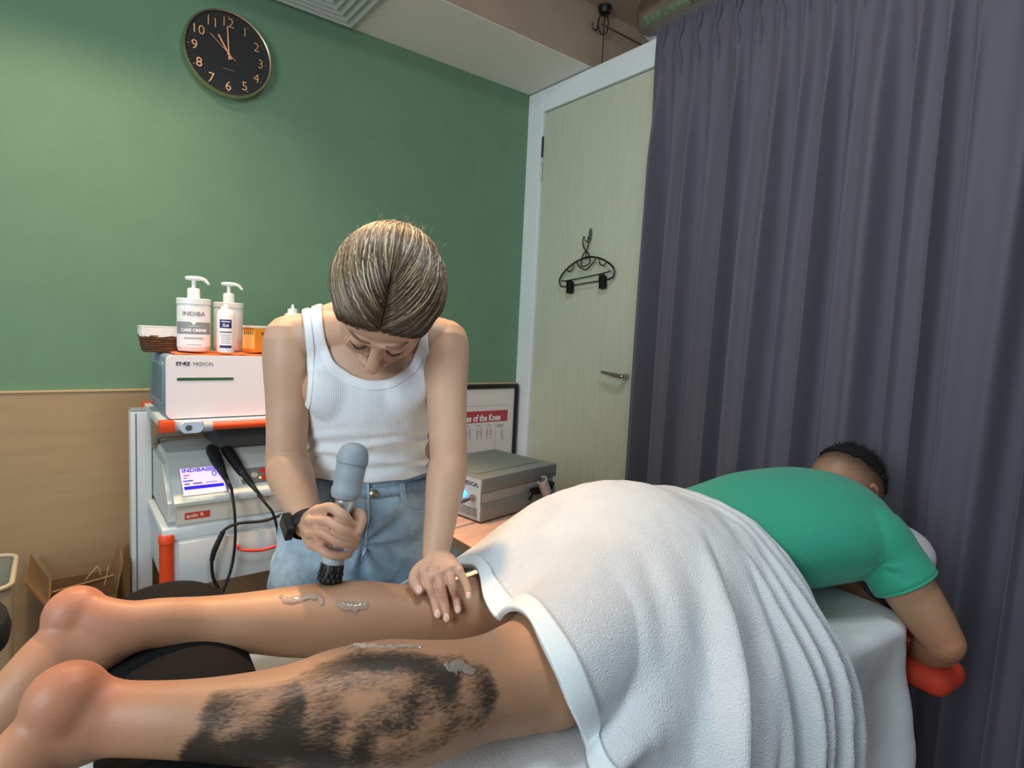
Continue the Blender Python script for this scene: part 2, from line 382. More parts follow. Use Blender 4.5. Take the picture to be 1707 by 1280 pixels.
# ---- hanger on its adhesive hook
hh = at(985, 393, X=DX)
ahk = root('adhesive_hook', (DX-0.001, hh.y, hh.z-0.02), 'chrome adhesive hook stuck on the pale door', 'hook')
HM = frame_matrix((DX-0.0006, hh.y, hh.z), (0, -1, 0), (0, 0, 1))       # x to the right in the picture, y up, z into the room
obj('plate', xf(extrude_poly([(0.011*math.cos(a), 0.030*math.sin(a)+0.004) for a in np.linspace(0, 2*math.pi, 28, endpoint=False)], 0.004), HM), chrome, ahk)
obj('hook_arm', xf(tube([(0, -0.018, 0.003), (0, -0.030, 0.014), (0, -0.026, 0.028), (0, -0.012, 0.032)], [(0.007, 0.003)], 10, steps=14), HM), chrome, ahk)
hg = root('clothes_hanger', (DX-0.03, hh.y, hh.z-0.2), 'black curled wire hanger with two clips on the door', 'clothes hanger')
HG = HM @ Matrix.Translation((-0.006, -0.030, 0.022)) @ Matrix.Rotation(math.radians(4), 4, 'Z')
wire = mat('black_wire', '#15161a', 0.35)
def w3(pts, r=0.0028, steps=None, z=0.0): return xf(ptube([(x, y, z) for x, y in pts], r, 8, steps), HG)
S = 0.185
obj('hook_wire', w3([(-0.012, 0.028), (-0.020, 0.012), (-0.018, -0.014), (0.0, -0.040), (0.016, -0.012), (0.015, 0.010), (0.004, 0.020), (-0.004, 0.014)], 0.003, 36), wire, hg)
obj('neck_loop', w3([(0.0, -0.040), (-0.020, -0.058), (-0.030, -0.085), (-0.026, -0.108), (0.022, -0.100), (0.020, -0.066), (0.0, -0.040)], 0.0028, 40), wire, hg)
obj('stem', w3([(0, -0.040), (0, -0.080)]), wire, hg)
obj('shoulder_bar', w3([(-0.175, -0.172), (-0.176, -0.150), (-0.150, -0.122), (-0.095, -0.092), (-0.03, -0.074), (0.03, -0.072), (0.095, -0.090), (0.150, -0.122), (0.172, -0.150), (0.168, -0.176), (0.140, -0.186)], 0.0042, 60), wire, hg)
obj('lower_rail', w3([(-0.175, -0.172), (-0.150, -0.188), (0, -0.188), (0.140, -0.186)], 0.003, 30), wire, hg)
obj('upper_rail', w3([(-0.160, -0.160), (-0.10, -0.162), (0.10, -0.156), (0.150, -0.150)], 0.003, 20), wire, hg)
obj('collar_curve', w3([(-0.060, -0.080), (-0.045, -0.105), (0.0, -0.125), (0.048, -0.100), (0.062, -0.078)], 0.003, 26), wire, hg)
for s in (-1, 1): obj('notch_curl', w3([(s*0.080, -0.088), (s*0.088, -0.112), (s*0.110, -0.122), (s*0.128, -0.106)], 0.0028, 16), wire, hg)
for s in (-1, 1):
    obj('clip', join(xf(cbox((s*0.105, -0.192, 0.006), (0.034, 0.062, 0.005), 0.0015), HG), xf(cbox((s*0.105, -0.196, -0.006), (0.034, 0.056, 0.004), 0.0015), HG), xf(cbox((s*0.105, -0.172, 0), (0.022, 0.014, 0.014), 0.002), HG)), black_soft, hg)

# ---- curtain with pinch pleats
curt_m = mat('grey_curtain_fabric', '#5c5963', 0.75, var=(700, 0.05), bump=(900, 0.12), sheen=0.15)
CY0, CY1, CX, CTOP = 1.555, -1.10, 1.845, 2.478
PZ = 0.0785
def curtain(u, v):
    y = CY0+(CY1-CY0)*u; d = v                       # d: 0 top .. 1 bottom
    z = lerp(CTOP, 0.015, d); drop = CTOP-z
    n = (CY0-0.045-y)/PZ                              # pleat number
    ph = n-round(n)                                   # -0.5..0.5 around each pleat
    pinch = math.exp(-((drop-0.108)/0.055)**2)
    head = math.exp(-(ph/(0.16+0.10*min(1, drop/0.1)))**2)
    top = -0.022*head*(0.5+0.5*min(1, drop/0.1))
    # below: folds of uneven width that drift and merge
    w = n+0.55*noise.noise((n*0.37, 3.1, drop*0.25))+0.35*noise.noise((n*0.9, 7.7, drop*0.15))
    ampl = 0.058*(0.45+0.9*abs(noise.noise((math.floor(w+0.5)*0.73, 1.5, 0.2)))*1.8)
    k = 0.5+0.5*math.cos(2*math.pi*w)
    low = -ampl*(k**1.8)-0.036*math.cos(2*math.pi*w*0.5+1.0+0.5*math.sin(drop))*min(1, drop/0.9)
    low += 0.006*noise.noise((y*16, drop*0.8, 0.3))
    t = float(sstep(0.10, 0.55, drop))
    yy = y+0.010*math.sin(2*math.pi*w)*t
    return (CX+top*(1-t)+low*t+0.020*t, yy, z)
cur = root('grey_curtain', (CX, 0.25, 0.015), 'grey floor-length pinch-pleat curtain beside the pale door', 'curtain')
obj('cloth', thicken(grid(620, 56, curtain), 0.0015), curt_m, cur, angle=None)
nple = int((CY0-0.045-0.0)/PZ)+3
for i in range(nple):
    yb = CY0-0.045-PZ*i
    for s in (-1, 1):
        obj('pleat_fold', tube([(CX-0.010, yb+s*0.004, CTOP-0.004), (CX-0.020, yb+s*0.009, CTOP-0.05), (CX-0.024, yb+s*0.002, CTOP-0.105), (CX-0.016, yb+s*0.008, CTOP-0.15), (CX-0.004, yb+s*0.009, CTOP-0.22)], [(0.005, 0.008), (0.0065, 0.011), (0.0045, 0.009), (0.008, 0.013), (0.005, 0.010)], 10, up=(1, 0, 0), steps=14), curt_m, cur)
obj('curtain_track', join(box((CX+0.022, CY1, CTOP-0.050), (CX+0.036, CY0-0.01, CTOP-0.020), 0.003)), mat('grey_track', '#77777a', 0.4), label='slim grey track carrying the grey curtain', cat='curtain rail')
# ================================================================== equipment cart against the green wall
cart_w = mat('cart_pale_grey', '#cdd5da', 0.5, bump=(400, 0.03)); orange = mat('orange_plastic', '#d8481c', 0.45); pale_blue = mat('pale_blue_plastic', '#b9cbe0', 0.4)
dev_white = mat('device_white', '#ece6ea', 0.4); dev_grey = mat('device_blue_grey', '#7d8f9d', 0.5); ink = mat('black_ink', '#1c1c22', 0.6); ink_grey = mat('grey_ink', '#6f7076', 0.6)
CF, CB, CL, CRt = 1.87, 2.32, 0.222, 0.760          # cart front / back (Y), left / right (X)
cart = root('equipment_cart', ((CL+CRt)/2, 2.1, 0.0), 'pale grey equipment cart with orange corners and a drawer by the green wall', 'cart')
for px in (0.176, CRt+0.005):
    post = obj('post', box((px, 2.215, 0.03), (px+0.060, 2.285, 0.972), 0.006), cart_w, cart)
    obj('groove', box((px+0.013, 2.2142, 0.03), (px+0.017, 2.2155, 0.965)), mat('groove_dark', '#70787e', 0.7), post)
    obj('post_cap', box((px+0.002, 2.217, 0.9722), (px+0.058, 2.283, 0.977), 0.002), mat('cap_grey', '#9aa3a8', 0.5), post)
    obj('foot_rail', box((px+0.008, 1.85, 0.05), (px+0.052, 2.36, 0.085), 0.006), cart_w, cart)
    for yy in (1.87, 2.33):
        obj('caster', lathe([(0.006, -0.011), (0.025, -0.011), (0.025, 0.011), (0.006, 0.011)], 20, Matrix.Translation((px+0.03, yy, 0.025)) @ Matrix.Rotation(math.pi/2, 4, 'Y')), black_pl, cart)
sh = obj('top_shelf', join(box((CL, CF, 0.962), (CRt, CB, 0.9880), 0.003), box((CL+0.012, CF+0.012, 0.955), (CRt-0.012, CB-0.012, 0.9622))), cart_w, cart)
obj('shelf_corner', box((CL-0.006, CF-0.010, 0.956), (CL+0.032, CF+0.030, 0.9895), 0.004), orange, cart)
obj('shelf_corner', box((CL-0.006, CB-0.028, 0.956), (CL+0.032, CB+0.010, 0.9895), 0.004), orange, cart)
rail = obj('orange_rail', rod((0.345, CF-0.022, 0.972), (CRt, CF-0.022, 0.972), 0.0115), orange, cart)
bm_ = frame_matrix((0.292, CF-0.022, 0.973), (1, 0, 0), (0, 0, 1))
obj('rail_bracket', xf(extrude_poly(rrect(0.058, 0.032, 0.0155), 0.014), bm_), pale_blue, rail)
obj('bracket_screw', xf(lathe([(0.009, 0.0140), (0.007, 0.0158), (0, 0.0158)], 16), bm_ @ Matrix.Translation((-0.008, 0, 0))), mat('screw_dark', '#4e5458', 0.4), rail)
obj('rail_collar', rod((0.322, CF-0.022, 0.972), (0.346, CF-0.022, 0.972), 0.0145), mat('cap_grey', '#9aa3a8', 0.5), rail)
# lower shelf with drawer
lo = obj('drawer_case', join(box((CL+0.008, CF+0.006, 0.492), (CRt, CB, 0.640), 0.002), box((CL, CF, 0.640), (CRt, CB, 0.674), 0.003)), cart_w, cart)
dr = obj('drawer_front', box((CL+0.040, CF-0.010, 0.497), (CRt-0.04, CF+0.0055, 0.632), 0.002), mat('drawer_grey', '#c2c8cc', 0.5), cart)
hxm = 0.480
obj('drawer_handle', ptube([(hxm-0.062, CF-0.011, 0.598), (hxm-0.055, CF-0.034, 0.590), (hxm, CF-0.040, 0.580), (hxm+0.055, CF-0.034, 0.586), (hxm+0.062, CF-0.011, 0.596)], 0.0045, 10, 30), mat('red_handle', '#c8382a', 0.35), dr)
obj('drawer_lock', rod((0.600, CF-0.0105, 0.612), (0.600, CF-0.018, 0.612), 0.009), dark_metal, dr)
obj('case_corner', join(lathe([(0.019, 0.490), (0.019, 0.632), (0.021, 0.634), (0.021, 0.655), (0.0185, 0.658)], 20, Matrix.Translation((CL+0.012, CF+0.010, 0)))), orange, cart)

# ---- white shockwave unit on the top shelf
SZ = 0.9885
su = root('shockwave_unit', (0.49, 2.09, SZ), 'white and grey shockwave unit under the bottles on the cart', 'medical device')
ux0, ux1, uy0, uy1, uz1 = 0.238, 0.745, 1.900, 2.295, 1.172
obj('housing', box((ux0, uy0, SZ+0.008), (ux1, uy1, uz1), 0.012, 3), dev_grey, su)
obj('feet', join(*[cbox((x, y, SZ+0.0045), (0.03, 0.03, 0.008)) for x in (ux0+0.05, ux1-0.05) for y in (uy0+0.04, uy1-0.04)]), black_soft, su)
FM = frame_matrix(((ux0+ux1)/2, uy0-0.0005, (SZ+0.006+uz1)/2), (1, 0, 0), (0, 0, 1))
fp = obj('front_plate', xf(extrude_poly(rrect(ux1-ux0+0.006, uz1-SZ-0.002, 0.018, 8), 0.016), FM), dev_white, su)
hw = (ux1-ux0)/2
def on_front(s, x, z, size, xs=1.0, m=ink, name='lettering', bold=0.0, par=None):
    return obj(name, xf(text_shape(s, size, 0.0004, 'LEFT', xs, bold), FM @ Matrix.Translation((x-(ux0+ux1)/2, z-(SZ+0.006+uz1)/2, 0.0163))), m, par or fp, smooth=False)
on_front('ST\u2022RZ', 0.259, 1.150, 0.0135, 1.0, ink, bold=0.0005)
on_front('MEDICAL', 0.302, 1.150, 0.0135, 0.98, ink_grey)
obj('led_slot', xf(extrude_poly(rrect(0.150, 0.0085, 0.0042), 0.0012), FM @ Matrix.Translation((0.336-(ux0+ux1)/2, 1.106-(SZ+0.006+uz1)/2, 0.0155))), mat('green_led_glass', '#2f5c3c', 0.25), fp)
GM = frame_matrix((ux0+0.0004, 2.075, 1.085), (0, -1, 0), (0, 0, 1))
gp = obj('side_grille', xf(extrude_poly(rrect(0.24, 0.128, 0.012), 0.004), GM), mat('grille_frame', '#8c9dab', 0.45), su)
for i in range(13): obj('grille_slat', xf(cbox((0, -0.050+i*0.0083, 0.0048), (0.215, 0.0035, 0.002)), GM), mat('grille_slat', '#66757f', 0.5), gp, smooth=False)

# ---- radio-frequency unit with a screen on the lower shelf
RZ = 0.6745
ru = root('radiofrequency_unit', (0.48, 2.05, RZ), 'pale console with a purple screen on the lower cart shelf', 'medical device')
con = mat('console_pale', '#c9cfcc', 0.5); con2 = mat('console_cream', '#cfc9bd', 0.5)
rx0, rx1 = 0.238, 0.735
def prof_x(prof, x0, x1):
    n = len(prof); v = [(x0, y, z) for y, z in prof]+[(x1, y, z) for y, z in prof]
    return np.array(v, float), [tuple(range(n)), tuple(range(2*n-1, n-1, -1))]+[(i, n+i, n+(i+1) % n, (i+1) % n) for i in range(n)]
obj('lower_case', prof_x([(1.885, RZ), (1.878, RZ+0.008), (1.880, 0.738), (2.28, 0.760), (2.28, RZ)], rx0+0.022, rx1-0.02), con2, ru, smooth=False)
sl = [(1.868, 0.7380), (1.866, 0.7480), (1.998, 0.8480), (2.030, 0.8660), (2.26, 0.8700), (2.26, 0.7600)]
uc = obj('upper_case', prof_x(sl, rx0+0.014, rx1), con, ru, smooth=False)
obj('side_flange', prof_x([(1.890, 0.690), (1.886, 0.745), (2.005, 0.838), (2.24, 0.845), (2.24, 0.690)], rx0, rx0+0.0215), con, ru, smooth=False)
PM = frame_matrix((rx0, 1.866, 0.7480), (1, 0, 0), (0, 0.132, 0.100))      # the sloping panel: x right, y up the slope
def on_panel(name, shape, x, y, m, z=0.0005, par=uc): return obj(name, xf(shape, PM @ Matrix.Translation((x, y, z))), m, par, smooth=False)
scr_m = mat('lit_screen', '#cdb9ee', 0.3, emit=('#c8b2ff', 0.75))
scr_i = mat('screen_ink', '#3a2a9a', 0.4, emit=('#3b2bb8', 0.35)); scr_b = mat('screen_bar', '#2a1fae', 0.4, emit=('#2c22c0', 0.6)); scr_r = mat('screen_red', '#d05070', 0.4, emit=('#d0406a', 0.3)); scr_g = mat('screen_lilac', '#9f8bd0', 0.4, emit=('#9a86d8', 0.4))
scx, scy = 0.098, 0.076
bez = on_panel('screen_bezel', extrude_poly(rrect(0.122, 0.108, 0.004), 0.002), scx, scy, mat('bezel_grey', '#b7b4b8', 0.5))
scr = on_panel('screen', extrude_poly(rrect(0.114, 0.100, 0.002), 0.002), scx, scy, scr_m, 0.0010)
def on_screen(s, x, y, size, m, xs=1.0, bold=0.0): on_panel('screen_text', text_shape(s, size, 0.0003, 'LEFT', xs, bold), scx+x, scy+y, m, 0.0034, scr)
on_screen('INDIBA', -0.052, 0.040, 0.020, scr_i, 0.98, 0.0004)
on_screen('0', 0.026, 0.020, 0.030, scr_i, 1.0); on_screen('w', 0.045, 0.014, 0.010, scr_i)
for k_, (xx, yy, ww, mm) in enumerate(((-0.042, 0.022, 0.016, scr_r), (-0.040, 0.001, 0.026, scr_i), (-0.044, -0.011, 0.014, scr_i), (-0.016, -0.011, 0.024, scr_i), (0.022, -0.011, 0.030, scr_g))): on_panel('screen_line', cbox((0, 0, 0.0033), (ww, 0.004, 0.0006)), scx+xx, scy+yy, mm, 0, scr)
on_panel('screen_bar', cbox((0, 0, 0.0033), (0.106, 0.012, 0.0006)), scx, scy-0.026, scr_b, 0, scr)
on_panel('screen_field', cbox((0, 0, 0.0033), (0.040, 0.016, 0.0006)), scx+0.032, scy+0.040, scr_g, 0, scr)
on_panel('screen_chip', cbox((0, 0, 0.0033), (0.008, 0.004, 0.0006)), scx-0.046, scy+0.012, scr_r, 0, scr)
kp = on_panel('keypad', extrude_poly(rrect(0.094, 0.062, 0.004), 0.0016), 0.250, 0.074, mat('keypad_grey', '#7d7472', 0.5))
for bx, by, cc in ((-0.040, -0.004, '#c9c2bd'), (-0.006, 0.000, '#c8b9a8'), (0.022, 0.014, '#d8352b'), (0.022, -0.014, '#d8352b')):
    bt = on_panel('button', lathe([(0.0105, 0.0016), (0.0105, 0.0042), (0.009, 0.005), (0, 0.005)], 18), 0.250+bx, 0.074+by, mat('button_'+cc[1:], cc, 0.4), 0, kp)
on_panel('button_led', lathe([(0.003, 0.0016), (0.003, 0.003), (0, 0.003)], 10), 0.259, 0.062, mat('led_lime', '#d8ff60', 0.3, emit=('#d8ff50', 2.0)), 0, kp)
rb = obj('red_badge', xf(extrude_poly([(0, 0), (0.066, 0.0), (0.066, 0.020), (0, 0.020)], 0.0012), frame_matrix((rx0+0.042, 1.8785, 0.694), (1, 0, 0), (0, 0, 1))), mat('badge_red', '#c4402c', 0.4), ru, smooth=False)
obj('badge_text', xf(text_shape('activ 9.', 0.016, 0.0003, 'LEFT', 1.05, 0.0003), frame_matrix((rx0+0.046, 1.8771, 0.704), (1, 0, 0), (0.15, 0, 1))), mat('badge_white', '#ecd9d0', 0.5), rb, smooth=False)
obj('rear_rod', ptube([(rx0+0.004, 2.18, 0.868), (rx0+0.01, 2.19, 0.886), (rx0+0.04, 2.19, 0.893), (rx0+0.22, 2.19, 0.902)], 0.010, 10, 20), mat('rod_beige', '#7c7265', 0.5), ru)
# dark holder behind the console, with two black probes and their cables
hb = obj('probe_holder', join(prof_x([(2.02, 0.8725), (2.02, 0.905), (2.06, 0.945), (2.25, 0.945), (2.25, 0.8725)], 0.395, 0.700)), mat('holder_dark', '#4b4f50', 0.6), label='dark grey probe holder behind the console on the cart', cat='holder', smooth=False)
def probe(tip, mid, end, cable, lab):
    r = root('applicator_probe', tip, lab, 'probe', 'black probes on the cart console')
    obj('handle', tube([tip, lerp(tip, mid, 0.15), lerp(tip, mid, 0.6), mid], [0.015, 0.019, 0.0175, 0.013], 16, steps=14), black_pl, r)
    obj('strain_relief', tube([mid, lerp(mid, end, 0.5), end], [0.0125, 0.008, 0.0045], 12, steps=10), black_soft, r)
    obj('cable', ptube([end]+cable, 0.0042, 8, 60), black_soft, r)
Yp = 1.855
probe(at(352, 748, Y=2.03), at(369, 783, Y=1.935), at(386, 815, Y=1.86), [at(391, 855, Y=Yp-0.015), at(392, 900, Y=Yp-0.02), at(386, 945, Y=Yp-0.02), at(372, 985, Y=Yp-0.02), at(358, 1020, Y=Yp), at(350, 1060, Y=Yp+0.08)], 'black corded probe lying nearer the purple screen')
probe(at(376, 748, Y=2.03), at(404, 788, Y=1.93), at(442, 838, Y=1.845), [at(456, 858, Y=Yp-0.02), at(465, 900, Y=Yp-0.02), at(466, 950, Y=Yp), at(462, 1000, Y=Yp+0.05)], 'black corded probe lying beside the red buttons')
cb = [at(475, 856, Y=1.84), at(440, 868, Y=1.835), at(395, 873, Y=1.835), at(370, 888, Y=1.835), at(357, 920, Y=1.84), at(353, 938, Y=1.84), at(356, 965, Y=1.85), at(368, 990, Y=1.86), at(380, 1040, Y=1.90)]
lead = root('return_cable', cb[0], 'black looped cable with a connector sleeve hanging over the drawer', 'cable')
obj('lead', ptube(cb, 0.0046, 8, 60), black_soft, lead)
obj('sleeve', ptube([at(372, 886, Y=1.834), at(358, 916, Y=1.838), at(353, 934, Y=1.84)], [0.007, 0.008, 0.0065], 10, 14), black_pl, lead)

# ================================================================== bottles on top of the unit
TZ = uz1+0.0005
wp = mat('white_bottle_plastic', '#eceef0', 0.35); paper_w = mat('white_label', '#f3f1f4', 0.5); grey_band = mat('label_grey_band', '#8d9498', 0.5)
def wrap(shape, c, r, ang0, sx=1.0, sy=1.0, off=0.0006):
    """bend a flat XY shape round an upright cylinder at c; ang0 faces the viewer"""
    v, f = shape; v = np.asarray(v, float).copy(); a = ang0+v[:, 0]/r; rr = r+off+v[:, 2]
    return np.stack([c[0]+rr*np.cos(a)*sx, c[1]+rr*np.sin(a)*sy, c[2]+v[:, 1]], 1), f
def patch(w, h, n=14):
    return grid(n+1, 2, lambda u, v: ((u-0.5)*w, (v-0.5)*h, 0.0))
def facing(c): return math.atan2(-c[1], -c[0])
cloth = obj('orange_cloth', thicken(grid(24, 16, lambda u, v: (lerp(0.262, 0.56, u), lerp(1.925, 2.18, v), TZ+0.003+0.0025*noise.noise((u*9, v*7, 1.2))+0.004*math.exp(-((u-0.04)/0.05)**2)*abs(math.sin(v*14)))), 0.002), mat('orange_cloth', '#e0703c', 0.9, bump=(300, 0.3)), label='orange cloth spread under the bottles on the white unit', cat='cloth')
BZ = TZ+0.0095
def pump(r, c, zt, spout=1.0, turn=0.35):
    col = obj('pump_collar', join(lathe([(0.0175, zt), (0.0175, zt+0.026), (0.015, zt+0.030), (0.010, zt+0.031)], 24, Matrix.Translation((c[0], c[1], 0)))), wp, r)
    obj('pump_stem', lathe([(0.006, zt+0.030), (0.006, zt+0.056)], 12, Matrix.Translation((c[0], c[1], 0))), wp, r)
    d = Vector((math.cos(-turn), math.sin(-turn), 0)); t = Vector((c[0], c[1], zt+0.060))
    hd = obj('pump_head', join(tube([t-d*0.018, t, t+d*0.020, t+d*0.034+Vector((0, 0, -0.005))], [(0.011, 0.006), (0.012, 0.0075), (0.008, 0.006), (0.005, 0.004)], 12, steps=12),
                              tube([t+d*0.030+Vector((0, 0, -0.003)), t+d*0.040+Vector((0, 0, -0.014))], [0.005, 0.004], 10)), wp, r)
    return hd
def jar(c, rad, h, lab):
    r = root('pump_jar', (c[0], c[1], BZ), lab, 'pump bottle', 'white pump jars')
    obj('body', lathe([(rad*0.90, 0), (rad*0.95, 0.003), (rad, 0.015), (rad*1.0, h*0.86), (rad*0.985, h-0.018)], 40, Matrix.Translation((c[0], c[1], BZ))), wp, r)
    obj('lid', lathe([(rad*1.0, h-0.0178), (rad*1.03, h-0.017), (rad*1.03, h-0.002), (rad*0.99, h), (rad*0.3, h+0.001)], 40, Matrix.Translation((c[0], c[1], BZ))), wp, r)
    pump(r, c, BZ+h+0.0012)
    return r
j1c = at(323, 588, Y=2.005); jr = 0.0455; jh = at(322, 497, Y=1.96).z-BZ
j1 = jar(j1c, jr, jh, 'large white pump jar with a grey banded label')
fa = facing(j1c)+0.0
def stick(par, shape, y, m, name, c=j1c, r=jr, off=0.0006, x=0.0): return obj(name, wrap((np.asarray(shape[0])+np.array([x, 0, 0]), shape[1]), (c[0], c[1], BZ+y), r, fa, off=off), m, par, smooth=False)
lb = stick(j1, patch(0.116, 0.118, 24), 0.073, paper_w, 'label_paper', off=0.0004)
stick(lb, patch(0.115, 0.036, 24), 0.070, grey_band, 'grey_band', off=0.0009)
stick(lb, text_shape('INDIBA', 0.017, 0.0002, 'CENTER', 1.15, 0.0001), 0.112, ink_grey, 'label_text', off=0.0012)
stick(lb, text_shape('CARE CREAM', 0.0118, 0.0002, 'CENTER', 1.0, 0.0006), 0.063, paper_w, 'label_text', off=0.0015)
for y_, w_, m_ in ((0.0755, 0.026, paper_w), (0.041, 0.050, ink_grey), (0.038, 0.056, ink_grey), (0.020, 0.040, ink_grey)): stick(lb, patch(w_, 0.0014, 12), y_, m_, 'fine_print', off=0.0015)
stick(lb, (np.array([(-0.008, 0, 0), (0.008, 0, 0), (0, -0.010, 0)]), [(0, 1, 2)]), 0.0882, paper_w, 'label_notch', off=0.0016)
j2c = at(381, 583, Y=2.13); j2 = jar(j2c, 0.0445, at(381, 504, Y=2.09).z-BZ, 'plain white pump jar behind the blue-label gel bottle')
g = at(376, 592, Y=1.945)
gb = root('gel_bottle', (g.x, g.y, BZ), 'small white gel bottle with a dark blue label', 'bottle')
gh = at(376, 507, Y=1.94).z-BZ; gr = 0.0245
obj('body', lathe([(gr*0.9, 0), (gr, 0.004), (gr, gh*0.78), (gr*0.86, gh*0.86), (gr*0.55, gh*0.90)], 32, Matrix.Translation((g.x, g.y, BZ))), wp, gb)
obj('cap', lathe([(gr*0.56, gh*0.895), (gr*0.56, gh*0.95), (gr*0.3, gh*0.955), (gr*0.2, gh), (0.001, gh*1.0)], 24, Matrix.Translation((g.x, g.y, BZ))), wp, gb)
fa = facing(g); blue = mat('label_navy', '#23276e', 0.45)
def stick2(shape, y, m, name, par, off=0.0006, x=0.0): return obj(name, wrap((np.asarray(shape[0])+np.array([x, 0, 0]), shape[1]), (g.x, g.y, BZ+y), gr, fa, off=off), m, par, smooth=False)
l2 = stick2(patch(0.036, 0.088, 12), 0.056, paper_w, 'label_paper', gb, 0.0003)
stick2(patch(0.034, 0.026, 12), 0.087, blue, 'blue_panel', l2, 0.0006); stick2(patch(0.034, 0.008, 12), 0.018, blue, 'blue_panel', l2, 0.0006); stick2(patch(0.034, 0.003, 12), 0.062, blue, 'blue_panel', l2, 0.0006)
stick2(patch(0.024, 0.0030, 8), 0.0935, paper_w, 'label_swoosh', l2, 0.0010); stick2(text_shape('Gel', 0.012, 0.0002, 'CENTER', 1.0, 0.0003), 0.082, paper_w, 'label_text', l2, 0.0010)
for i in range(5): stick2(patch(0.028-0.004*(i % 2), 0.0016, 8), 0.053-i*0.006, ink_grey, 'fine_print', l2, 0.0006)
# yellow carton
cp = at(432, 592, Y=2.03)
ct = root('supply_carton', (cp.x, cp.y, TZ), 'small orange and yellow carton beside the bottles', 'box')
CBm = Matrix.Translation((cp.x, cp.y, TZ)) @ Matrix.Rotation(math.radians(24), 4, 'Z')
CZ = BZ-TZ
obj('carton', xf(box((-0.040, -0.028, CZ), (0.040, 0.030, CZ+0.076), 0.001), CBm), mat('carton_orange', '#d9952c', 0.6), ct, smooth=False)
obj('side_print', xf(box((-0.0404, -0.0276, CZ+0.010), (-0.0396, 0.0296, CZ+0.066)), CBm), mat('carton_yellow', '#f0cf7a', 0.6), ct, smooth=False)
obj('lid_flap', xf(box((-0.042, -0.028, CZ+0.0765), (0.034, 0.030, CZ+0.084), 0.001), CBm), mat('carton_white', '#d7e2dd', 0.6), ct, smooth=False)
for i in range(5): obj('stripe', xf(box((-0.041, -0.022+i*0.010, CZ+0.056), (-0.0402, -0.018+i*0.010, CZ+0.066)), CBm), mat('carton_dark', '#4a4038', 0.6), ct, smooth=False)
for k_ in range(2): obj('carton_print', xf(cbox((0.004-0.004*k_, -0.0284, CZ+0.062-0.006*k_), (0.040-0.012*k_, 0.0006, 0.0028)), CBm), mat('carton_dark', '#4a4038', 0.6), ct, smooth=False)
# nozzle bottle behind the therapist's shoulder
nz = at(487, 590, Y=2.08)
nb = root('nozzle_bottle', (nz.x, nz.y, TZ), 'white bottle with a pointed nozzle cap by her shoulder', 'bottle')
nh = at(487, 507, Y=2.08).z-TZ
obj('body', lathe([(0.030, 0.0008), (0.032, 0.004), (0.032, nh*0.70), (0.026, nh*0.80), (0.016, nh*0.83)], 28, Matrix.Translation((nz.x, nz.y, TZ))), wp, nb)
obj('nozzle', lathe([(0.017, nh*0.83), (0.017, nh*0.90), (0.006, nh*0.92), (0.004, nh*0.99), (0.001, nh)], 20, Matrix.Translation((nz.x, nz.y, TZ))), wp, nb)
# wicker basket with a lace liner
bk = at(268, 583, Y=2.06); BW, BD = 0.115, 0.085
bx_ = bk.x+0.014; by_ = bk.y+0.02
bas = root('wicker_basket', (bx_, by_, TZ), 'small brown wicker basket with a white lace liner', 'basket')
wick = mat('wicker_brown', '#6b4326', 0.6, var=(60, 0.25)); lace = mat('lace_white', '#ece6e0', 0.85, bump=(220, 0.4))
def rr_pt(t, w, d, r=0.022):
    P = rrect(w, d, r, 4); n = len(P); k = t*n; i = int(k) % n; s = k-int(k); a, b = P[i], P[(i+1) % n]
    return (a[0]+(b[0]-a[0])*s, a[1]+(b[1]-a[1])*s)
for i in range(7):
    z = TZ+0.007+i*0.0072; w = BW+0.0025*i; d = BD+0.0025*i
    pts = []
    for k in range(97):
        x, y = rr_pt((k % 96)/96, w, d); wob = 0.0016*math.sin(k*math.pi/3+(i % 2)*math.pi); rr_ = math.hypot(x, y)
        pts.append((bx_+x*(1+wob/rr_), by_+y*(1+wob/rr_), z))
    obj('wicker_strand', ptube(pts, 0.0038, 6), wick, bas)
obj('basket_base', xf(extrude_poly(rrect(BW-0.004, BD-0.004, 0.02), 0.006), Matrix.Translation((bx_, by_, TZ+0.0006))), wick, bas)
def liner(u, v):
    x, y = rr_pt(u, BW+0.022, BD+0.022); s = 1.0
    k = v; z = TZ+lerp(0.052, 0.080, min(1, k*1.6)) if k < 0.625 else TZ+lerp(0.080, 0.030, (k-0.625)/0.375)
    if k < 0.08: z -= 0.005*abs(math.sin(u*math.pi*26))
    if k > 0.625: s = 0.90-0.06*(k-0.625)/0.375
    s += 0.012*math.sin(u*90)*(1 if k < 0.62 else 0.3)
    return (bx_+x*s, by_+y*s, z)
obj('lace_liner', thicken(grid(160, 14, liner, closed_u=True), 0.0012), lace, bas)

# ================================================================== table with the second unit and the framed poster
TBZ = 0.632
tb = root('side_table', (1.27, 1.86, 0.0), 'low pinkish wood-top table behind the bed', 'table')
obj('table_top', box((0.975, 1.30, TBZ-0.032), (1.565, 2.365, TBZ), 0.002), mat('pink_wood_laminate', '#c9a592', 0.5, var=(10, 0.08), stretch=(1, 6, 1)), tb)
obj('edge_strip', box((0.9735, 1.2985, TBZ-0.031), (0.9752, 2.366, TBZ-0.002)), mat('edge_strip_brown', '#8b7768', 0.5), tb)
for x in (1.01, 1.53):
    for y in (1.34, 2.33): obj('leg', box((x-0.022, y-0.022, 0), (x+0.022, y+0.022, TBZ-0.0325), 0.002), cart_w, tb)
bc = at(801, 874, Z=TBZ); bR = at(925, 838, Z=TBZ); dvec = (bR-bc); bw_ = dvec.length; dvec.normalize(); nv = Vector((-dvec.y, dvec.x, 0))
box_h = 0.150
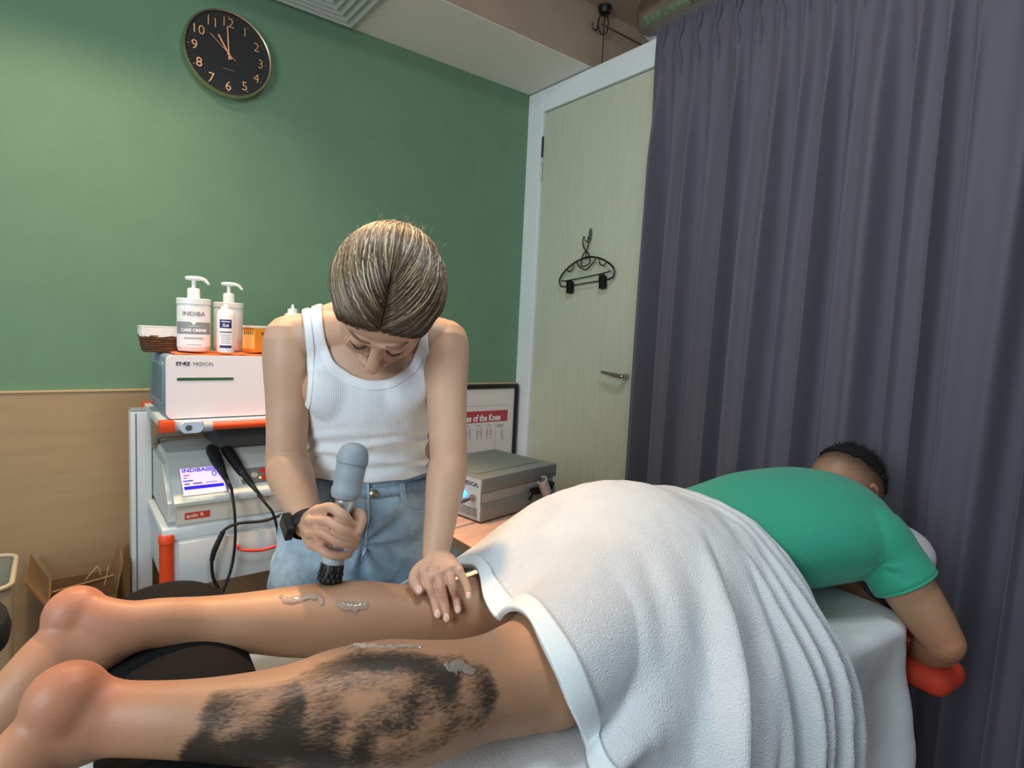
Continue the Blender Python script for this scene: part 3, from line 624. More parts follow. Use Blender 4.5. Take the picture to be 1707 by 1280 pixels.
bu = root('portable_shockwave_box', (bc.x, bc.y, TBZ), 'grey metal shockwave unit with a probe holder on the low table', 'medical device')
BMx = frame_matrix((bc.x, bc.y, TBZ+0.006), dvec, nv)
grey_metal = mat('grey_painted_metal', '#8b908e', 0.42, metal=0.25, bump=(350, 0.04)); grey_light = mat('light_grey_panel', '#c3ccd2', 0.45)
D_ = 0.34
obj('base_case', xf(box((0, 0, 0), (bw_, D_, 0.062), 0.003), BMx), grey_metal, bu)
obj('middle_case', xf(box((0.004, 0.004, 0.0622), (bw_-0.016, D_-0.004, 0.100), 0.002), BMx), mat('grey_mid', '#a7aaa6', 0.45, metal=0.2), bu)
obj('lid_case', xf(box((0, 0, 0.1002), (bw_, D_, box_h), 0.004), BMx), grey_metal, bu)
obj('lid_tray', xf(box((0.03, 0.06, box_h), (bw_-0.04, D_-0.03, box_h+0.0025), 0.001), BMx), mat('lid_dark', '#7b817d', 0.5), bu)
for x in (0.03, bw_-0.03):
    for y in (0.03, D_-0.03): obj('foot', xf(lathe([(0.012, -0.0058), (0.012, 0.0)], 14), BMx @ Matrix.Translation((x, y, 0))), black_soft, bu)
LM = frame_matrix(BMx @ Vector((-0.0006, 0.0, 0.0)), -nv, (0, 0, 1))       # left face: x toward the viewer's right
fl = obj('end_panel', xf(box((-0.200, 0.004, 0), (-0.004, box_h-0.004, 0.0006)), LM), grey_light, bu, smooth=False)
obj('lettering', xf(text_shape('ST\u2022RZ MEDICAL', 0.019, 0.0003, 'RIGHT', 1.0, 0.0003), LM @ Matrix.Translation((-0.016, 0.124, 0.001))), ink, fl, smooth=False)
obj('rating_plate', xf(box((-0.12, 0.010, 0.0006), (-0.016, 0.044, 0.0016)), LM), mat('plate_grey', '#9aa3aa', 0.5), fl, smooth=False)
for i in range(3): obj('plate_line', xf(box((-0.11+0.02*(i == 2), 0.018+i*0.009, 0.0016), (-0.024, 0.021+i*0.009, 0.0019)), LM), ink_grey, fl, smooth=False)
obj('blue_lamp', xf(lathe([(0.013, 0.0), (0.013, 0.004), (0.009, 0.009), (0, 0.010)], 20), LM @ Matrix.Translation((-0.086, 0.082, 0.0006))), mat('blue_lamp', '#2f7dff', 0.3, emit=('#2f7dff', 3.0)), bu)
pl = LM @ Vector((-0.034, 0.080, 0.001)); pd = (LM.to_3x3() @ Vector((0, 0, 1))).normalized()
obj('plug', join(rod(pl, pl+pd*0.012, 0.011), rod(pl+pd*0.010, pl+pd*0.05-Vector((0, 0, 0.004)), 0.007)), chrome, bu)
obj('plug_cable', ptube([pl+pd*0.048-Vector((0, 0, 0.004)), pl+pd*0.09-Vector((0, 0, 0.012)), pl+pd*0.14-Vector((0, 0, 0.05)), pl+pd*0.15-Vector((0, 0, 0.083))], 0.0055, 8, 24), mat('cable_grey', '#55595c', 0.5), bu)
# spring clip holder with the applicator on the front side
HMx = frame_matrix(BMx @ Vector((0.0, -0.0006, 0.0)), dvec, (0, 0, 1))      # right-hand long face: x along, y up, z out
hx_ = bw_*0.80
obj('clip_bracket', xf(box((hx_-0.075, 0.050, 0), (hx_+0.055, 0.078, 0.005), 0.001), HMx), dark_metal, bu, smooth=False)
obj('clip_ring', xf(ptube([(hx_+0.022*math.cos(a), 0.050+0.006*math.sin(a), 0.026+0.020*math.sin(a)) for a in np.linspace(0.6, 5.9, 26)], 0.0055), HMx), chrome, bu)
obj('clip_lever', xf(tube([(hx_-0.060, 0.058, 0.005), (hx_-0.085, 0.066, 0.018), (hx_-0.100, 0.048, 0.022)], [(0.009, 0.006)], 8, steps=8), HMx), dark_metal, bu)
def half_pipe(u, v):
    a = lerp(-2.3, 2.3, u); r = 0.020
    return HMx @ (Vector((hx_-0.006, 0.052, 0.026))+Vector((-0.55, 0.83, 0.06)).normalized()*(v*0.082-0.01)+Vector((0.83, 0.55, 0))*r*math.sin(a)+Vector((0, 0, 1))*(-r)*math.cos(a)*-1)
obj('clip_sleeve', thicken(grid(20, 6, half_pipe), 0.004), mat('white_metal', '#d3d4d2', 0.3, metal=0.3), bu)
obj('clip_knob', xf(lathe([(0.010, 0), (0.010, 0.02), (0.006, 0.024)], 14), HMx @ Matrix.Translation((hx_+0.030, 0.082, 0.004))), black_pl, bu)
# framed poster leaning on the wall
pr_r = at(862, 640, Y=WY-0.03); pz1 = pr_r.z; pw = 0.50; PB = 0.002
po = root('framed_poster', (pr_r.x-pw/2, WY-0.03, 0.001), 'black framed anatomy poster with a red title bar leaning on the green wall', 'poster')
px0, px1 = pr_r.x-pw, pr_r.x; py = WY-0.024
obj('frame', join(box((px0, py-0.022, PB+0.0008), (px0+0.020, py, pz1), 0.002), box((px1-0.020, py-0.022, PB+0.0008), (px1, py, pz1), 0.002), box((px0+0.02, py-0.022, pz1-0.020), (px1-0.02, py, pz1), 0.002), box((px0+0.02, py-0.022, PB+0.0008), (px1-0.02, py, PB+0.0208), 0.002)), black_pl, po)
sheet_p = obj('print_paper', box((px0+0.018, py-0.012, PB+0.02), (px1-0.018, py-0.004, pz1-0.018)), mat('poster_paper', '#e3d9d3', 0.6), po, smooth=False)
tx1 = at(846, 690, Y=py-0.012).x; tz1 = at(830, 685, Y=py-0.012).z; tz0 = at(830, 701, Y=py-0.012).z
obj('title_bar', box((px0+0.035, py-0.0126, tz0-0.004), (tx1, py-0.0120, tz1+0.004)), mat('title_red', '#b8434c', 0.5), sheet_p, smooth=False)
obj('title_text', xf(text_shape('Injuries of the Knee', 0.047, 0.0002, 'RIGHT', 0.76, 0.0012), frame_matrix((tx1-0.045, py-0.0130, (tz0+tz1)/2-0.008), (1, 0, 0), (0, 0, 1))), paper_w, sheet_p, smooth=False)
obj('fine_rule', box((px0+0.035, py-0.0124, tz1+0.030), (tx1-0.004, py-0.0120, tz1+0.0312)), ink_grey, sheet_p, smooth=False)
obj('fine_rule', box((tx1-0.076, py-0.0124, TBZ+0.05), (tx1-0.0748, py-0.0120, tz0-0.016)), ink_grey, sheet_p, smooth=False)
bone_m = mat('print_mauve', '#8d7c86', 0.6); bone_p = mat('print_pink', '#c99a95', 0.6)
for k, bxx in enumerate((tx1-0.245, tx1-0.175, tx1-0.115)):
    zc = tz0-0.060
    obj('knee_drawing', join(*[xf(ptube([(s*(0.008+0.006*math.sin(t*2.6+0.4)), -0.030+0.060*t, 0) for t in np.linspace(0, 1, 14)], 0.0016, 5), frame_matrix((bxx, py-0.0121, zc), (1, 0, 0), (0, 0, 1))) for s in (-1, 1)]), bone_m, sheet_p)
    obj('knee_drawing', xf(ptube([(0.012*math.cos(a), 0.003+0.008*math.sin(a), 0) for a in np.linspace(0, 6.28, 14)], 0.002, 5), frame_matrix((bxx, py-0.0121, zc), (1, 0, 0), (0, 0, 1))), bone_p, sheet_p)
    obj('caption_line', box((bxx-0.022, py-0.0124, tz0-0.020), (bxx+0.012, py-0.0120, tz0-0.0175)), ink_grey, sheet_p, smooth=False)
for k in range(4): obj('caption_line', box((tx1-0.066, py-0.0124, tz0-0.022-k*0.004), (tx1-0.022-0.012*(k == 2), py-0.0120, tz0-0.0205-k*0.004)), ink_grey, sheet_p, smooth=False)
obj('small_figure', join(*[xf(ptube([(0.003*math.sin(t*5+k), -0.03*t, 0) for t in np.linspace(0, 1, 8)], 0.0018, 5), frame_matrix((tx1-0.030+0.006*(k-1), py-0.0121, tz0-0.045-0.016*k), (1, 0, 0), (0, 0, 1))) for k in range(3)]), bone_m, sheet_p)

# ================================================================== things on the floor at the left
# opened cardboard carton with flaps
cbd = mat('cardboard', '#8a6a48', 0.85, var=(8, 0.12), bump=(80, 0.1)); cbd_e = mat('cardboard_edge', '#b99c77', 0.85)
kx0, kx1, ky0, ky1, kz = -0.040, 0.130, 2.15, 2.38, 0.40
kb = root('cardboard_carton', ((kx0+kx1)/2, 2.22, 0.0), 'open brown cardboard carton on the floor behind the feet', 'box')
obj('carton_body', join(box((kx0, ky0, 0.001), (kx1, ky0+0.006, kz)), box((kx0, ky1-0.006, 0.001), (kx1, ky1, kz)), box((kx0, ky0+0.006, 0.001), (kx0+0.006, ky1-0.006, kz)), box((kx1-0.006, ky0+0.006, 0.001), (kx1, ky1-0.006, kz)), box((kx0+0.006, ky0+0.006, 0.001), (kx1-0.006, ky1-0.006, 0.008))), cbd, kb, smooth=False)
def flap(p0, p1, p2, p3):
    v, f = np.array([tuple(p) for p in (p0, p1, p2, p3)]), [(0, 1, 2, 3)]
    return thicken((v, f), 0.005)
obj('flap', flap((kx0, ky0, kz+0.0005), (kx1, ky0, kz+0.0005), (kx1-0.01, ky0-0.035, kz+0.075), (kx0+0.01, ky0-0.05, kz+0.062)), cbd, kb, smooth=False)
obj('flap', flap((kx0, ky0, kz+0.0005), (kx0, ky1, kz+0.0005), (kx0-0.045, ky1-0.01, kz+0.10), (kx0-0.05, ky0+0.01, kz+0.085)), cbd, kb, smooth=False)
obj('flap', flap((kx1, ky0, kz+0.0005), (kx1, ky1, kz+0.0005), (kx1+0.025, ky1-0.01, kz+0.09), (kx1+0.02, ky0+0.02, kz+0.095)), cbd, kb, smooth=False)
for a_, b_ in ((at(162, 944, Y=2.07), at(143, 966, Y=2.075)), (at(162, 944, Y=2.07), at(168, 958, Y=2.075)), (at(181, 943, Y=2.07), at(174, 975, Y=2.075))):
    obj('torn_edge', ptube([a_, lerp(a_, b_, 0.5)+Vector((0.001, 0, 0.002)), b_], 0.0016, 6, 8), cbd_e, kb)
# beige bin, rounded, at the edge of the picture
bt_ = at(4, 940, Y=1.95)
bn = root('beige_bin', (-0.20, 1.97, 0.0), 'beige tapered plastic bin at the left edge of the picture', 'bin')
bmat = mat('beige_plastic', '#b7ab92', 0.55)
bz1 = at(12, 934, Y=1.95).z-0.045; bx1 = at(21, 990, Y=1.95).x
def bin_pt(u, v):
    x, y = rr_pt(u, 0.20, 0.26, 0.035); s = lerp(0.80, 1.0, v)
    return (bx1-0.10+x*s, 2.00+y*s, lerp(0.002, bz1, v))
obj('bin_body', join(grid(80, 12, bin_pt, closed_u=True), xf(extrude_poly(rrect(0.158, 0.205, 0.028), 0.006), Matrix.Translation((bx1-0.10, 2.00, 0.0005)))), bmat, bn)
obj('bin_rim', ptube([(bx1-0.10+rr_pt(k/80, 0.204, 0.264, 0.036)[0], 2.00+rr_pt(k/80, 0.204, 0.264, 0.036)[1], bz1) for k in range(81)], 0.006, 8), bmat, bn)
obj('bin_liner', thicken(grid(80, 5, lambda u, v: (bx1-0.10+rr_pt(u, 0.190, 0.25, 0.035)[0]*(1-0.1*v), 2.00+rr_pt(u, 0.190, 0.25, 0.035)[1]*(1-0.1*v), bz1-0.004-0.18*v), closed_u=True), 0.001), mat('bin_liner', '#8f8a78', 0.6), bn)
# black swivel stool standing by the foot of the bed
sx_ = at(8, 1040, Y=1.55); 
st = root('black_stool', (sx_.x-0.165, 1.55, 0.0), 'black round padded stool at the left edge behind the feet', 'stool')
szt = at(6, 1010, Y=1.55).z
TM = Matrix.Translation((sx_.x-0.165, 1.55, 0))
obj('cushion', lathe([(0.02, szt-0.085), (0.155, szt-0.085), (0.172, szt-0.070), (0.176, szt-0.045), (0.170, szt-0.018), (0.150, szt-0.004), (0.05, szt), (0.001, szt)], 48, TM), mat('black_vinyl', '#15161a', 0.5), st)
obj('column', lathe([(0.026, 0.08), (0.026, szt-0.0855)], 20, TM), chrome, st)
obj('base', xf(join(*[tube([(0, 0, 0.085), (0.12*math.cos(a), 0.12*math.sin(a), 0.075), (0.23*math.cos(a), 0.23*math.sin(a), 0.056)], [(0.024, 0.016), (0.020, 0.013), (0.015, 0.010)], 10) for a in np.arange(5)*2*math.pi/5]), TM), black_pl, st)
for a in np.arange(5)*2*math.pi/5:
    obj('caster', ellip((ORG[st.name].x+0.235*math.cos(a), ORG[st.name].y+0.235*math.sin(a), 0.0265), (0.026, 0.026, 0.026), 14), black_pl, st)
# ================================================================== treatment bed
BA = math.radians(-5.0); ax = Vector((math.cos(BA), math.sin(BA), 0)); bx = Vector((-math.sin(BA), math.cos(BA), 0))
BTZ = 0.730; BL, BWd = 1.40, 0.66
C0 = Vector((1.390, 0.400, 0))                        # near corner at the head end
BC = C0-ax*(BL/2)+bx*(BWd/2)
BM = Matrix([[ax.x, bx.x, 0, BC.x], [ax.y, bx.y, 0, BC.y], [0, 0, 1, 0], [0, 0, 0, 1]])
bed = root('treatment_bed', (BC.x, BC.y, 0), 'padded treatment bed under white sheets with a face cradle', 'treatment bed')
obj('pad', xf(cbox((0, 0, BTZ-0.045), (BL-0.03, BWd-0.03, 0.075), 0.02, 3), BM), mat('pad_vinyl', '#3c4a52', 0.5), bed)
obj('bed_frame', xf(join(cbox((0, 0, BTZ-0.10), (BL-0.10, BWd-0.10, 0.03), 0.004)), BM), dark_metal, bed)
for sx in (-1, 1):
    for sy in (-1, 1): obj('leg', xf(rod((sx*(BL/2-0.16), sy*(BWd/2-0.09), 0.002), (sx*(BL/2-0.16), sy*(BWd/2-0.09), BTZ-0.1155), 0.022), BM), dark_metal, bed)
def perim(L, W, r, n):
    P = np.array(rrect(L, W, r, 10)); P = np.vstack([P, P[:1]]); seg = np.linalg.norm(np.diff(P, axis=0), axis=1); s = np.concatenate([[0], np.cumsum(seg)]); t = np.linspace(0, s[-1], n, endpoint=False)
    return np.stack([np.interp(t, s, P[:, 0]), np.interp(t, s, P[:, 1])], 1), t
def make_sheet():
    n = 520; P, t = perim(BL, BWd, 0.06, n); T = np.roll(P, -1, 0)-np.roll(P, 1, 0); T /= np.linalg.norm(T, axis=1)[:, None]; N = np.stack([T[:, 1], -T[:, 0]], 1)
    if np.sum(N*P) < 0: N = -N
    rows = []
    inner = [0.02, 0.2, 0.4, 0.55, 0.7, 0.8, 0.88, 0.94, 0.975]
    for k in inner:
        x = P[:, 0]*k; y = P[:, 1]*(k if k > 0.5 else k)
        z = np.array([0.0035*noise.noise((a*9, b*9, 2.2))+0.0022*noise.noise((a*24, b*30, 5.0)) for a, b in zip(x, y)])
        rows.append(np.stack([x, y, BTZ+0.004+z], 1))
    # rounded edge, then the hang with folds
    near_head = np.exp(-(((P[:, 0]-BL/2)/0.28)**2+((P[:, 1]+BWd/2)/0.28)**2))
    for j, d in enumerate(np.concatenate([np.linspace(0, 0.05, 5), np.linspace(0.075, 0.60, 26)])):
        if d <= 0.05:
            a = d/0.05*math.pi/2; off = 0.022*math.sin(a)-0.004; z = BTZ+0.004-0.022*(1-math.cos(a))
            fold = 0*t
        else:
            off = 0.018+0.02*(d-0.05); z = BTZ+0.004-0.022-(d-0.05); g = min(1, (d-0.05)/0.25)
            ph = t*24+0.9*np.array([noise.noise((tt*3.1, d*1.4, 4.0)) for tt in t])*3
            fold = g*(0.012+0.034*near_head)*np.sin(ph)+g*0.006*np.sin(2.3*ph+1)+0.007*np.array([noise.noise((tt*14, d*16, 1.0)) for tt in t])
            fold = fold-g*0.010*near_head
        rows.append(np.concatenate([P+N*(off+fold)[:, None] if not np.isscalar(fold) else P+N*off, np.full((n, 1), z)], 1))
    V = np.vstack(rows); k = len(rows); Fc = [(i*n+j, i*n+(j+1) % n, (i+1)*n+(j+1) % n, (i+1)*n+j) for i in range(k-1) for j in range(n)]
    Fc.append(tuple(range(n)))
    return V, Fc
sheet_m = mat('white_terry_sheet', '#d9dbdc', 0.9, var=(30, 0.03), bump=(420, 0.35), sheen=0.2)
obj('bed_sheet', xf(make_sheet(), BM), sheet_m, label='white terry sheet covering the bed and hanging down its side', cat='bed sheet', angle=None)

# face cradle (white covered ring) and red arm sling, parts of the bed
cr = at(1462, 905, D=1.44); cr = Vector((1.585, 0.600, 0.795))
cm_w = mat('white_cradle_cover', '#dcd5da', 0.8, bump=(120, 0.15))
obj('face_cradle', xf(ptube([(0.125*math.cos(a), 0.135*math.sin(a), 0.010*math.sin(3*a)) for a in np.linspace(0.35, 5.93, 40)], 0.048, 16), Matrix.Translation(cr) @ Matrix.Rotation(BA+math.pi, 4, 'Z') @ Matrix.Diagonal((1, 1, 0.8, 1))), cm_w, bed)
obj('cradle_bar', join(rod(Vector((1.36, 0.62, 0.70)), Vector((1.62, 0.60, 0.72)), 0.010), rod(Vector((1.38, 0.76, 0.70)), Vector((1.62, 0.70, 0.72)), 0.010)), dark_metal, bed)
sl_c = at(1556, 1098, D=1.27)
SM = frame_matrix(at(1528, 1100, D=1.31), ax, bx)
obj('arm_rest', xf(cbox((0, 0.05, -0.012), (0.125, 0.26, 0.060), 0.028, 4), SM), mat('red_sling', '#cf3f26', 0.7, bump=(200, 0.2)), bed)
obj('sling_strap', join(rod(sl_c+bx*0.0+Vector((0, 0.0, 0.0)), Vector((1.46, 0.46, 0.70)), 0.006), rod(sl_c+bx*0.28, Vector((1.52, 0.72, 0.70)), 0.006)), mat('red_strap', '#b43522', 0.7), bed)

# black bolster under the ankles
bo_a, bo_b = Vector((0.105, 0.600, 0.786)), Vector((0.135, 1.085, 0.786))
bl = root('ankle_bolster', ((bo_a.x+bo_b.x)/2, (bo_a.y+bo_b.y)/2, BTZ+0.005), 'black padded roll bolster under the ankles', 'bolster')
dv = (bo_b-bo_a).normalized()
bl_m = mat('black_bolster_cloth', '#0c0d0f', 0.85, bump=(160, 0.25), sheen=0.0, spec=0.2)
obj('roll', tube([bo_a, lerp(bo_a, bo_b, 0.5), bo_b], [(0.092, 0.050)], 40, steps=30), bl_m, bl)
obj('piping', ptube([bo_a+Vector((0.092*math.cos(a), 0, 0.050*math.sin(a))) for a in np.linspace(0, 2*math.pi, 40)], 0.003, 6), bl_m, bl)
# ================================================================== skin materials
def skin(name, base, blush, tattoo=False):
    m = bpy.data.materials.new(name); m.use_nodes = True; nt = m.node_tree; b = nt.nodes['Principled BSDF']; L = nt.links
    def N(t): return nt.nodes.new(t)
    tc = N('ShaderNodeTexCoord')
    n1 = N('ShaderNodeTexNoise'); n1.inputs['Scale'].default_value = 22; n1.inputs['Detail'].default_value = 5; L.new(tc.outputs['Object'], n1.inputs['Vector'])
    m1 = N('ShaderNodeMix'); m1.data_type = 'RGBA'; c = lin(base); m1.inputs['A'].default_value = tuple(x*0.92 for x in c[:3])+(1,); m1.inputs['B'].default_value = tuple(min(1, x*1.08) for x in c[:3])+(1,)
    L.new(n1.outputs['Fac'], m1.inputs['Factor'])
    a = N('ShaderNodeAttribute'); a.attribute_name = 'blush'
    m2 = N('ShaderNodeMix'); m2.data_type = 'RGBA'; m2.inputs['B'].default_value = lin(blush); L.new(m1.outputs['Result'], m2.inputs['A']); L.new(a.outputs['Fac'], m2.inputs['Factor'])
    out = m2.outputs['Result']
    if tattoo:
        t = N('ShaderNodeAttribute'); t.attribute_name = 'tattoo'
        lu = N('ShaderNodeAttribute'); lu.attribute_name = 'leg_s'; lv = N('ShaderNodeAttribute'); lv.attribute_name = 'leg_a'
        cb = N('ShaderNodeCombineXYZ'); L.new(lu.outputs['Fac'], cb.inputs[0]); L.new(lv.outputs['Fac'], cb.inputs[1])
        # hair-like strokes modulate the drawn density
        mp = N('ShaderNodeMapping'); mp.inputs['Scale'].default_value = (75, 230, 1); mp.inputs['Rotation'].default_value = (0, 0, 0.45); L.new(cb.outputs[0], mp.inputs['Vector'])
        n3 = N('ShaderNodeTexNoise'); n3.inputs['Scale'].default_value = 1.0; n3.inputs['Detail'].default_value = 5; n3.inputs['Distortion'].default_value = 1.6; L.new(mp.outputs[0], n3.inputs['Vector'])
        r2 = N('ShaderNodeMapRange'); r2.inputs['From Min'].default_value = 0.33; r2.inputs['From Max'].default_value = 0.67; r2.inputs['To Min'].default_value = -0.22; r2.inputs['To Max'].default_value = 0.22; L.new(n3.outputs['Fac'], r2.inputs['Value'])
        sm = N('ShaderNodeMath'); sm.operation = 'ADD'; L.new(t.outputs['Fac'], sm.inputs[0]); L.new(r2.outputs[0], sm.inputs[1])
        r1 = N('ShaderNodeMapRange'); r1.interpolation_type = 'SMOOTHSTEP'; r1.inputs['From Min'].default_value = 0.05; r1.inputs['From Max'].default_value = 0.95; L.new(sm.outputs[0], r1.inputs['Value'])
        gate = N('ShaderNodeMapRange'); gate.inputs['From Min'].default_value = 0.0; gate.inputs['From Max'].default_value = 0.22; L.new(t.outputs['Fac'], gate.inputs['Value'])
        m4 = N('ShaderNodeMath'); m4.operation = 'MULTIPLY'; m4.use_clamp = True; L.new(r1.outputs[0], m4.inputs[0]); L.new(gate.outputs[0], m4.inputs[1])
        m5 = N('ShaderNodeMath'); m5.operation = 'MULTIPLY'; L.new(m4.outputs[0], m5.inputs[0]); m5.inputs[1].default_value = 0.93
        m3 = N('ShaderNodeMix'); m3.data_type = 'RGBA'; m3.inputs['B'].default_value = lin('#20211f'); L.new(out, m3.inputs['A']); L.new(m5.outputs[0], m3.inputs['Factor']); out = m3.outputs['Result']
        s = N('ShaderNodeAttribute'); s.attribute_name = 'stubble'
        n5 = N('ShaderNodeTexNoise'); n5.inputs['Scale'].default_value = 500; L.new(tc.outputs['Object'], n5.inputs['Vector'])
        q = N('ShaderNodeMath'); q.operation = 'MULTIPLY'; q.use_clamp = True; L.new(s.outputs['Fac'], q.inputs[0]); L.new(n5.outputs['Fac'], q.inputs[1])
        q2 = N('ShaderNodeMath'); q2.operation = 'MULTIPLY'; q2.use_clamp = True; L.new(q.outputs[0], q2.inputs[0]); q2.inputs[1].default_value = 1.7
        m6 = N('ShaderNodeMix'); m6.data_type = 'RGBA'; m6.inputs['B'].default_value = lin('#1b1817'); L.new(out, m6.inputs['A']); L.new(q2.outputs[0], m6.inputs['Factor']); out = m6.outputs['Result']
    L.new(out, b.inputs['Base Color'])
    b.inputs['Roughness'].default_value = 0.46; b.inputs['Specular IOR Level'].default_value = 0.35
    b.inputs['Subsurface Weight'].default_value = 0.12; b.inputs['Subsurface Radius'].default_value = (1.0, 0.4, 0.2); b.inputs['Subsurface Scale'].default_value = 0.006
    n4 = N('ShaderNodeTexNoise'); n4.inputs['Scale'].default_value = 320; n4.inputs['Detail'].default_value = 3; L.new(tc.outputs['Object'], n4.inputs['Vector'])
    bp = N('ShaderNodeBump'); bp.inputs['Strength'].default_value = 0.10; bp.inputs['Distance'].default_value = 0.002; L.new(n4.outputs['Fac'], bp.inputs['Height']); L.new(bp.outputs[0], b.inputs['Normal'])
    return m
skin_p = skin('tanned_skin', '#ac8365', '#bd6a52', True)
skin_w = skin('light_tan_skin', '#c4a086', '#c48a76')

def px_path(rows):
    """rows (px, py, depth, half width in px, side/up ratio) -> points and radii"""
    P, R = [], []
    for x, y, D, rp, k in rows:
        P.append(at(x, y, D=D)); r = rp*D/FPX; R.append((r*k, r))
    return P, R

# ================================================================== patient lying face down
far = px_path([(128, 1030, 0.765, 46, 0.80), (175, 1043, 0.77, 46, 0.80), (215, 1046, 0.78, 44, 0.82), (264, 1038, 0.80, 40, 0.90), (346, 1036, 0.84, 41, 1.0), (430, 1036, 0.87, 49, 1.05), (500, 1034, 0.90, 56, 1.10), (590, 1029, 0.93, 58, 1.10), (690, 1028, 0.96, 50, 1.10), (780, 1018, 1.0, 50, 1.12), (880, 985, 1.07, 62, 1.15)])
near = px_path([(112, 1180, 0.57, 66, 0.80), (160, 1193, 0.575, 64, 0.80), (205, 1197, 0.58, 60, 0.82), (300, 1198, 0.585, 61, 0.90), (400, 1196, 0.60, 68, 1.0), (480, 1192, 0.62, 78, 1.05), (560, 1182, 0.65, 93, 1.08), (640, 1176, 0.68, 100, 1.08), (720, 1165, 0.71, 90, 1.06), (790, 1148, 0.75, 78, 1.08), (860, 1130, 0.80, 82, 1.10), (940, 1090, 0.86, 94, 1.10)])
hipF, hipN = Vector((0.86, 0.815, 0.845)), Vector((0.84, 0.655, 0.845))
far[0].append(hipF); far[1].append((0.095, 0.085)); near[0].append(hipN); near[1].append((0.100, 0.085))
parts = [tube(far[0], far[1], 28, steps=60), tube(near[0], near[1], 28, steps=60)]
# feet
def foot(rows, heel, r_heel, toes):
    P, R = px_path(rows)
    s = [tube(P, R, 20, steps=24), ellip(heel, r_heel, 18)]
    return s
fh = at(126, 1026, D=0.765); nh_ = at(112, 1170, D=0.565)
parts += foot([(190, 1060, 0.775, 46, 0.85), (115, 1090, 0.755, 62, 0.78), (50, 1155, 0.72, 62, 0.85), (-25, 1215, 0.69, 44, 1.05), (-80, 1275, 0.665, 34, 1.2), (-120, 1325, 0.65, 20, 1.2)], fh, (0.038, 0.034, 0.039), None)
parts += foot([(165, 1210, 0.575, 52, 0.85), (75, 1240, 0.555, 66, 0.78), (0, 1330, 0.525, 66, 0.85), (-90, 1430, 0.50, 56, 1.05), (-150, 1500, 0.48, 42, 1.2), (-190, 1550, 0.47, 24, 1.2)], nh_, (0.038, 0.034, 0.039), None)
# torso, shoulders, neck, arms
hpelv = Vector((0.86, 0.735, 0.850))
tors = [hpelv, Vector((0.97, 0.720, 0.850)), Vector((1.10, 0.695, 0.856)), Vector((1.24, 0.655, 0.870)), Vector((1.36, 0.607, 0.880)), Vector((1.44, 0.588, 0.874)), Vector((1.49, 0.588, 0.885))]
tr = [(0.165, 0.100), (0.160, 0.095), (0.150, 0.088), (0.170, 0.104), (0.180, 0.112), (0.150, 0.100), (0.075, 0.065)]
hc = at(1411, 806, D=1.47)
nk0 = Vector((1.45, 0.592, 0.898))
torso_shape = tube(tors, tr, 36, steps=40)
parts += [torso_shape, tube([nk0, lerp(nk0, hc, 0.6), hc], [0.066, 0.060, 0.062], 20, steps=12)]
hax = Vector((0.93, -0.05, -0.12)).normalized()       # crown direction
HMh = frame_matrix((0, 0, 0), hax, Vector((0.12, 0, 1)))   # local x crown, y occiput up, z side
parts += [ellip(hc, (0.112, 0.096, 0.078), 28, HMh), ellip(hc+hax*-0.03+Vector((0, 0, -0.05)), (0.07, 0.06, 0.06), 20, HMh)]
sideN = Vector((0.0, -1, 0)) - hax*hax.dot(Vector((0.0, -1, 0))); sideN.normalize()
earc = at(1449, 826, D=1.395)
shN, elN, wrN = at(1456, 892, D=1.23), at(1574, 1070, D=1.17), at(1535, 1092, D=1.33)
arm_near = ([at(1420, 884, D=1.25), shN, lerp(shN, elN, 0.35), lerp(shN, elN, 0.75), elN], [(0.060, 0.060), (0.060, 0.058), (0.052, 0.054), (0.046, 0.047), (0.037, 0.038)])
parts += [tube(arm_near[0], arm_near[1], 20, steps=24), tube([elN, lerp(elN, wrN, 0.35), wrN], [0.038, 0.041, 0.028], 18, steps=16)]
shF = Vector((1.44, 0.79, 0.87)); elF = Vector((1.70, 0.80, 0.70)); wrF = Vector((1.66, 0.60, 0.63))
arm_far = ([Vector((1.40, 0.72, 0.88)), shF, lerp(shF, elF, 0.5), elF], [(0.060, 0.060), (0.060, 0.058), (0.050, 0.052), (0.038, 0.038)])
parts += [tube(arm_far[0], arm_far[1], 20, steps=20), tube([elF, lerp(elF, wrF, 0.35), wrF], [0.038, 0.040, 0.028], 18, steps=14)]
def relaxed_hand(w, d, n):
    """palm + five slightly curled fingers; w wrist, d pointing direction, n back-of-hand normal"""
    d = d.normalized(); n = (n-d*n.dot(d)).normalized(); s = d.cross(n); out = [tube([w, w+d*0.05, w+d*0.095], [(0.026, 0.018), (0.040, 0.016), (0.040, 0.013)], 14, up=n, steps=8)]
    for k, (o, L) in enumerate(((-0.030, 0.062), (-0.010, 0.078), (0.011, 0.083), (0.031, 0.075))):
        b = w+d*0.092+s*o; out.append(tube([b, b+d*L*0.45-n*0.004, b+d*L*0.78-n*0.016, b+d*L*0.95-n*0.030], [0.0098, 0.009, 0.008, 0.0072], 10, steps=12))
    b = w+d*0.03+s*0.032; out.append(tube([b, b+d*0.03+s*0.022-n*0.006, b+d*0.062+s*0.026-n*0.014], [0.012, 0.0105, 0.008], 10, steps=10))
    return out
parts += relaxed_hand(wrN, (wrF-wrN)*0.3+Vector((0.02, 0.10, -0.01)), Vector((0, 0, 1)))
parts += relaxed_hand(wrF, Vector((-0.1, -0.25, -0.06)), Vector((0, 0, 1)))
V, Fc, Nn = remesh(join(*parts), 0.004, 6, 0.5)
